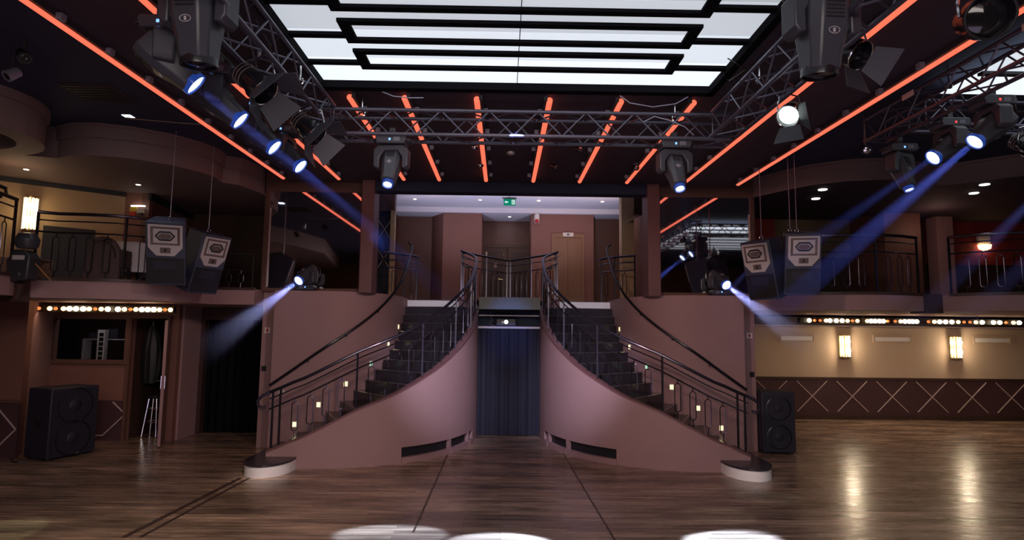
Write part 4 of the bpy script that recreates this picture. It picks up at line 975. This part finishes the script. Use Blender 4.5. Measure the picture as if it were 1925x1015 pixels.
MB().tube([(-.12, 0, 0), (.12, 0, .26)], .012, 5).build('leg', 'brass', t); MB().tube([(.12, 0, 0), (-.12, 0, .26)], .012, 5).build('leg', 'brass', t)
B(-.14, .14, -.08, .08, .26, .29).build('seat', 'dark_brown', t)
# soffit and bulkheads left
BL = [(-6.38, 8.38), (-6.05, 8.22), (-5.7, 8.20), (-5.3, 8.35), (-4.95, 8.62), (-4.70, 9.0), (-4.60, 9.35), (-4.66, 9.70), (-4.45, 9.85), (-4.32, 10.4)]
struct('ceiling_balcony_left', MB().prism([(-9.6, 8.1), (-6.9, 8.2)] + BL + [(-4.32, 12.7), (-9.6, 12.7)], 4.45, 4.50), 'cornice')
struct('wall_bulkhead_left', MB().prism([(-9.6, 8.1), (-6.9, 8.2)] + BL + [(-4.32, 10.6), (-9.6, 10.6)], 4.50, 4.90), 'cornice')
moldline('trim_bulkhead_left', BL, 4.70, 4.90, .035, 'cornice'); moldline('trim_bulkhead_left_lip', BL, 4.86, 4.90, .06, 'cornice')
def ring(name, c, ro, ri, z0, z1, m):
    mb = MB(); rings = []
    for k in range(49):
        a = 2*PI*k/48; rings.append([(c[0]+r*math.cos(a), c[1]+r*math.sin(a), z) for r, z in ((ro-.03, z0), (ro-.03, z1-.12), (ro, z1-.12), (ro, z1), (ri, z1), (ri, z0))])
    mb.loft(rings, cap=False); return struct(name, mb, m)
ring('ceiling_ring_left', (-6.86, 7.22), .98, .66, 4.42, 4.90, 'cornice')
t = thing('ceiling_downlight', 'bright square downlight in the dark ceiling over the left balcony', 'light', (-5.07, 7.84, 4.90))
B(-.07, .07, -.07, .07, -.012, 0).build('trim_ring', 'fixture_face', t); B(-.055, .055, -.055, .055, -.016, -.01).build('lens', 'lens', t)
spot('downlight_left', (-5.07, 7.84, 4.86), (-5.07, 7.84, 0), 25, (.9, .9, 1), 90, .8, .05)
t = thing('ceiling_hatch', 'dark square air grille in the ceiling over the left balcony', 'vent', (-4.95, 7.05, 4.90))
B(-.32, .32, -.28, .28, -.015, 0).build('frame', 'ceiling_dark', t)
for k in range(7): B(-.28, .28, -.24+k*.075, -.20+k*.075, -.022, -.015).build('slat', 'black', t)
tag(MB().tube([(-4.7, 7.2, 4.64), (-4.1, 7.35, 4.64), (-3.8, 7.4, 4.64)], .010, 6).build('pipe', 'chrome'), 'thin pale rod crossing under the outer left tube', 'rod')
for x, y, lb in ((-7.3, 9.0, 'left one'), (-6.15, 9.9, 'right one')):
    t = thing('ceiling_downlight', 'tiny round downlight under the left balcony ceiling, %s' % lb, 'light', (x, y, 4.45)); MB().lathe([(.05, -.01), (.05, 0)]).build('trim_ring', 'brass', t); MB().lathe([(.035, -.014), (.035, -.01)]).build('lens', 'downlight', t)

# ------------------------------------------------------------------ bulb battens
def batten(p0, p1, label, bulbs, group, z):
    t = thing('light_batten', label, 'light batten', ((p0[0]+p1[0])/2, p0[1], z))
    B(-(p1[0]-p0[0])/2, (p1[0]-p0[0])/2, 0.02, .10, -.05, .06).build('rail', 'black', t)
    n = 5
    for k in range(n):
        x = -(p1[0]-p0[0])/2*.94 + (p1[0]-p0[0])*.94*k/(n-1); MB().tube([(x, .06, .05), (x, .06, 2.47-z)], .008, 5).build('hanger', 'black', t)
    K = {'b': ('bulb_bright', .043, 'brightly glowing warm bulb'), 'm': ('bulb_mid', .038, 'softly glowing amber bulb'), 'd': ('bulb_dim', .030, 'dim orange bulb')}
    for x, k in bulbs:
        m_, r, lb = K[k]
        key = 'bulb_'+k
        if key not in MESH:
            r_ = thing('stage_bulb', '', 'bulb'); a_ = MB().sphere((0, -.02, 0), r, 12).build('glass', m_, r_); MB().cyl((0, .025, 0), (0, -.005, 0), r*.8, seg=12).build('socket', 'black', r_); MESH[key] = r_
        else: r_ = copy_tree(MESH[key])
        r_.location = (x, p0[1], z); r_['label'] = lb + ' on the ' + group; r_['group'] = ('bright ' if k == 'b' else ('amber ' if k == 'm' else 'dim ')) + 'bulbs on the ' + group
lp_ = [8.40, 8.29, 8.17, 8.06, 7.93, 7.83, 7.65, 7.55, 7.42, 7.32, 7.21, 7.09, 6.99, 6.89, 6.79, 6.68, 6.51, 6.40, 6.30, 6.21, 6.11, 6.01, 5.91, 5.81, 5.72, 5.63]
lk = 'mbbbmdmdmbbbmdmbbmdmbbbmdm'
batten((-8.6, 10.2), (-5.6, 10.2), 'black batten with warm bulbs under the left balcony', list(zip([-x for x in lp_], lk)), 'left batten', 2.36)
rx = [6.18, 6.29, 6.40, 6.52, 6.60, 6.73, 6.85, 6.96, 7.06, 7.16, 7.36, 7.44, 7.52, 7.61, 7.69, 7.78, 7.93, 8.04, 8.13, 8.22, 8.29, 8.37, 8.61, 8.73, 8.84, 8.96, 9.09, 9.22, 9.34, 9.46, 9.58, 9.71, 9.94, 10.07, 10.20, 10.35, 10.47]
rk = 'bddmbbbmdmmbbbbddmbbbbdmbbbmddmbbbdmb'
batten((6.0, 12.0), (11.0, 12.0), 'black batten with warm bulbs under the right balcony', list(zip(rx, rk)), 'right batten', 2.34)

# ------------------------------------------------------------------ right side, lower storey
struct('wall_right_back', B(4.6, 17, 14.7, 14.85, 0, 2.47), 'plaster_beige')
struct('baseboard_right', B(4.6, 17, 14.66, 14.7, 0, .95), 'wainscot'); struct('trim_right_dado', B(4.6, 17, 14.64, 14.7, .95, 1.01), 'dark_brown')
struct('trim_right_skirting', B(4.6, 17, 14.63, 14.66, 0, .10), 'dark_brown')
struct('beam_right', B(4.6, 17, 14.45, 14.7, 2.27, 2.47), 'dark_brown')
struct('trim_beam_right', B(4.6, 17, 14.43, 14.46, 2.245, 2.275), 'molding')
for k in range(8):
    c_ = 7.56 + .985*(k-1)
    lattice('trim_%d' % (10+k), [((c_-.375, .92), (c_+.375, .19)), ((c_+.375, .92), (c_-.375, .19))], 14.65)
for j, (a, b) in enumerate(((6.82, 7.70), (9.14, 10.13), (11.65, 12.6))):
    t = thing('wall_vent', 'white slotted air grille high on the beige wall, %s' % ['left of the first sconce', 'between the two sconces', 'at the right edge'][j], 'vent', ((a+b)/2, 14.7, 1.95), group='air grilles on the beige wall')
    w_ = (b-a)/2
    m = MB(); m.box(-w_, w_, -.02, 0, .07, .10); m.box(-w_, w_, -.02, 0, -.10, -.07); m.box(-w_, -w_+.04, -.02, 0, -.07, .07); m.box(w_-.04, w_, -.02, 0, -.07, .07); m.build('frame', 'plaster_beige', t)
    B(-w_+.05, w_-.05, -.012, 0, -.05, .05).build('grille', 'white_paint', t)
sconce((8.42, 14.69, 1.77), 0, 'glowing glass rod wall sconce on the beige wall, left one'); sconce((11.18, 14.69, 1.77), 0, 'glowing glass rod wall sconce on the beige wall, right one')
# switch plates
def plate(loc, label, w_=.10, h_=.10, m='plate', red=False, cat='switch', nm='wall_switch'):
    t = thing(nm, label, cat, loc); B(-w_/2, w_/2, -.012, 0, -h_/2, h_/2).build('plate', m, t)
    B(-.015, .015, -.018, -.012, -.03, .03).build('button', 'red' if red else 'black', t)
plate((AX-4.30, 10.695, 2.03), 'white call point with red strip on the left stair pier', red=True); plate((AX-4.33, 10.695, 1.36), 'black socket on the left stair pier', .08, .09, 'black')
plate((AX+4.30, 10.695, 2.03), 'white call point on the right stair pier', red=True); plate((AX+4.33, 10.695, 1.34), 'black socket on the right stair pier', .08, .09, 'black')
plate((-3.74, 10.315, 1.0), 'small white plate behind the foot scroll of the left handrail', .1, .05)

# right upper storey
SR = [(4.46, 10.35), (4.93, 9.92), (5.35, 9.70), (5.75, 9.58), (6.15, 9.54), (6.60, 9.63), (6.98, 9.80)]
SR2 = [(7.38, 9.74), (7.62, 9.42), (7.95, 9.20), (8.4, 9.02), (9.0, 8.9), (10.5, 8.8)]
def rv(p): return p
struct('floor_balcony_right', MB().prism([(4.46, 14.7)] + SR + [(7.10, 10.2), (7.26, 10.2)] + SR2 + [(12.5, 8.8), (12.5, 14.7)], 2.47, 2.74), 'plaster', 'curved mauve balcony front on the right')
moldline('trim_balcony_right', SR, 2.72, 2.765, .02, 'dark_brown'); moldline('trim_balcony_right_near', SR2, 2.72, 2.765, .02, 'dark_brown')
struct('column_gap_right', B(7.02, 7.34, 9.85, 10.2, 2.44, 2.76), 'dark_brown')
balcony_rail(SR, 2.745, .96, 'dark metal balustrade with oval loops on the right balcony front'); balcony_rail(SR2, 2.745, .96, 'dark balustrade with oval loops on the far right balcony bay')
struct('wall_upper_right', B(4.3, 17, 12.8, 12.9, 2.74, 4.9), 'dark_brown')
struct('wall_upper_right_olive', B(5.9, 8.9, 12.76, 12.80, 3.72, 4.55), 'olive_wall')
struct('wall_upper_right_red', MB().box(4.6, 5.9, 12.75, 12.80, 3.72, 4.55).box(9.2, 17, 12.75, 12.80, 3.6, 4.55), 'red_wall')
struct('column_upper_right', MB().prism([(7.55, 12.3), (7.75, 11.9), (8.5, 11.9), (8.7, 12.3), (8.7, 12.8), (7.55, 12.8)], 2.74, 4.55), 'mid_brown')
struct('column_upper_right_grey', B(9.05, 9.4, 12.2, 12.5, 2.74, 4.55), 'plaster')
t = thing('wall_lamp', 'small warm glowing lamp on the upper right red wall', 'lamp', (10.45, 12.74, 3.98)); B(-.14, .14, -.05, 0, .08, .3).build('plate', 'plate', t)
MB().prism([(-.12, .06), (.12, .06), (.10, -.03), (0, -.07), (-.10, -.03)], -.1, 0, 'y').build('shade', 'bulb_mid', t)
BR = [(4.34, 10.9), (4.62, 10.6), (4.85, 10.15), (5.15, 9.7), (5.6, 9.40), (6.1, 9.28), (6.5, 9.35), (6.9, 9.55), (7.2, 9.62), (7.5, 9.45), (7.9, 9.05), (8.5, 8.65), (9.5, 8.35), (12, 8.2)]
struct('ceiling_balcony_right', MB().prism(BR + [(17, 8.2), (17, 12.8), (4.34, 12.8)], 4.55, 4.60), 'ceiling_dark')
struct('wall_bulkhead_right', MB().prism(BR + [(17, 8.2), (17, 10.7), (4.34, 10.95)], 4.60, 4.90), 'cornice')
moldline('trim_bulkhead_right', BR, 4.55, 4.60, .015, 'cornice'); moldline('trim_bulkhead_right_lip', BR, 4.86, 4.90, .05, 'cornice')
for x, y, lb in ((5.45, 9.95, 'front left'), (5.70, 10.65, 'rear left'), (7.85, 9.45, 'front right'), (8.15, 10.05, 'rear right')):
    t = thing('ceiling_downlight', 'round downlight under the right balcony ceiling, %s of four' % lb, 'light', (x, y, 4.55), group='right balcony downlights'); MB().lathe([(.085, -.01), (.085, 0)]).build('trim_ring', 'fixture_face', t); MB().lathe([(.07, -.02), (.07, -.01)]).build('lens', 'downlight', t)
struct('wall_right_stub', B(4.46, 4.52, 10.9, 14.7, 0, 4.9), 'mid_brown')
struct('wall_left_far', B(-9.7, -9.6, -5, 13, 0, 5), 'mid_brown'); struct('wall_right_far', B(16.9, 17, -5, 15, 0, 5), 'mid_brown')
struct('wall_back_closure', B(-14, 17, 17.2, 17.4, 0, 5.5), 'black')

# left side of the hall nearer the camera, seen in the mirror
NB = [(-6.7, -3), (-6.1, 0.4), (-5.75, 2.2), (-6.1, 3.9), (-6.75, 5.3)]
struct('ceiling_balcony_near', MB().prism([(-9.6, -3)] + NB + [(-9.6, 5.3)], 4.45, 4.90), 'cornice')
struct('floor_balcony_near', MB().prism([(-9.6, -3)] + NB + [(-9.6, 5.3)], 2.47, 2.74), 'plaster')
struct('wall_upper_near', B(-8.6, -8.5, -3, 5.3, 2.74, 4.45), 'plaster_tan')
struct('trim_upper_near', B(-8.5, -8.46, -3, 5.3, 4.37, 4.45), 'black')
sconce((-8.48, 3.0, 3.88), PI/2, 'wall sconce of the near left balcony, seen in the mirror', lamp='sconce_lamp_soft')
t = thing('exit_sign', 'small green exit sign between the left moving heads', 'sign', (-3.05, 7.1, 4.52), (0, 0, .3))
B(-.12, .12, -.02, .02, -.06, .06).build('box', 'sign_green', t); B(-.08, .02, -.024, -.02, -.012, .012).build('arrow', 'sign_white', t)
MB().tube([(0, 0, .06), (0, 0, .18)], .008, 5).build('rod', 'black_plastic', t)

# loose cables and tags on the rig
for pts_, lb in (([(1.25, 6.3, 4.66), (1.35, 6.25, 4.56), (1.6, 6.25, 4.52), (1.85, 6.25, 4.56), (2.0, 6.3, 4.66)], 'pale cable sagging above the front truss near its right end'),
                 ([(1.5, 6.28, 4.36), (1.62, 6.27, 4.42), (1.78, 6.27, 4.38), (1.95, 6.27, 4.31), (2.05, 6.28, 4.22)], 'pale cable looped along the front truss above the right lamp'),
                 ([(-1.35, 6.3, 4.66), (-1.22, 6.27, 4.60), (-1.05, 6.27, 4.585), (-.9, 6.3, 4.60)], 'short pale cable above the front truss near its left end'),
                 ([(2.1, 5.4, 4.68), (2.25, 5.35, 4.55), (2.15, 5.5, 4.5), (2.3, 5.6, 4.55), (2.2, 5.7, 4.6)], 'tangled cable hanging beside the right corner of the light panel'),
                 ([(-1.98, 4.5, 4.5), (-1.9, 4.6, 4.35), (-1.94, 4.8, 4.3), (-2.0, 4.95, 4.42)], 'dark cable loop over the nearer left spotlight')):
    tag(MB().tube(pts_, .006, 5).build('cable', 'clip_metal' if 'pale' in lb else 'black_gloss'), lb, 'cable')
for x, y, z, lb in ((4.45, 6.3, 4.72, 'lower one'), (4.45, 4.75, 4.73, 'upper one')):
    t = thing('paper_tag', 'small white tag on the edge of the right bay truss, %s' % lb, 'tag', (x, y, z)); B(-.012, 0, -.09, .09, -.03, .03).build('plate', 'plate', t)
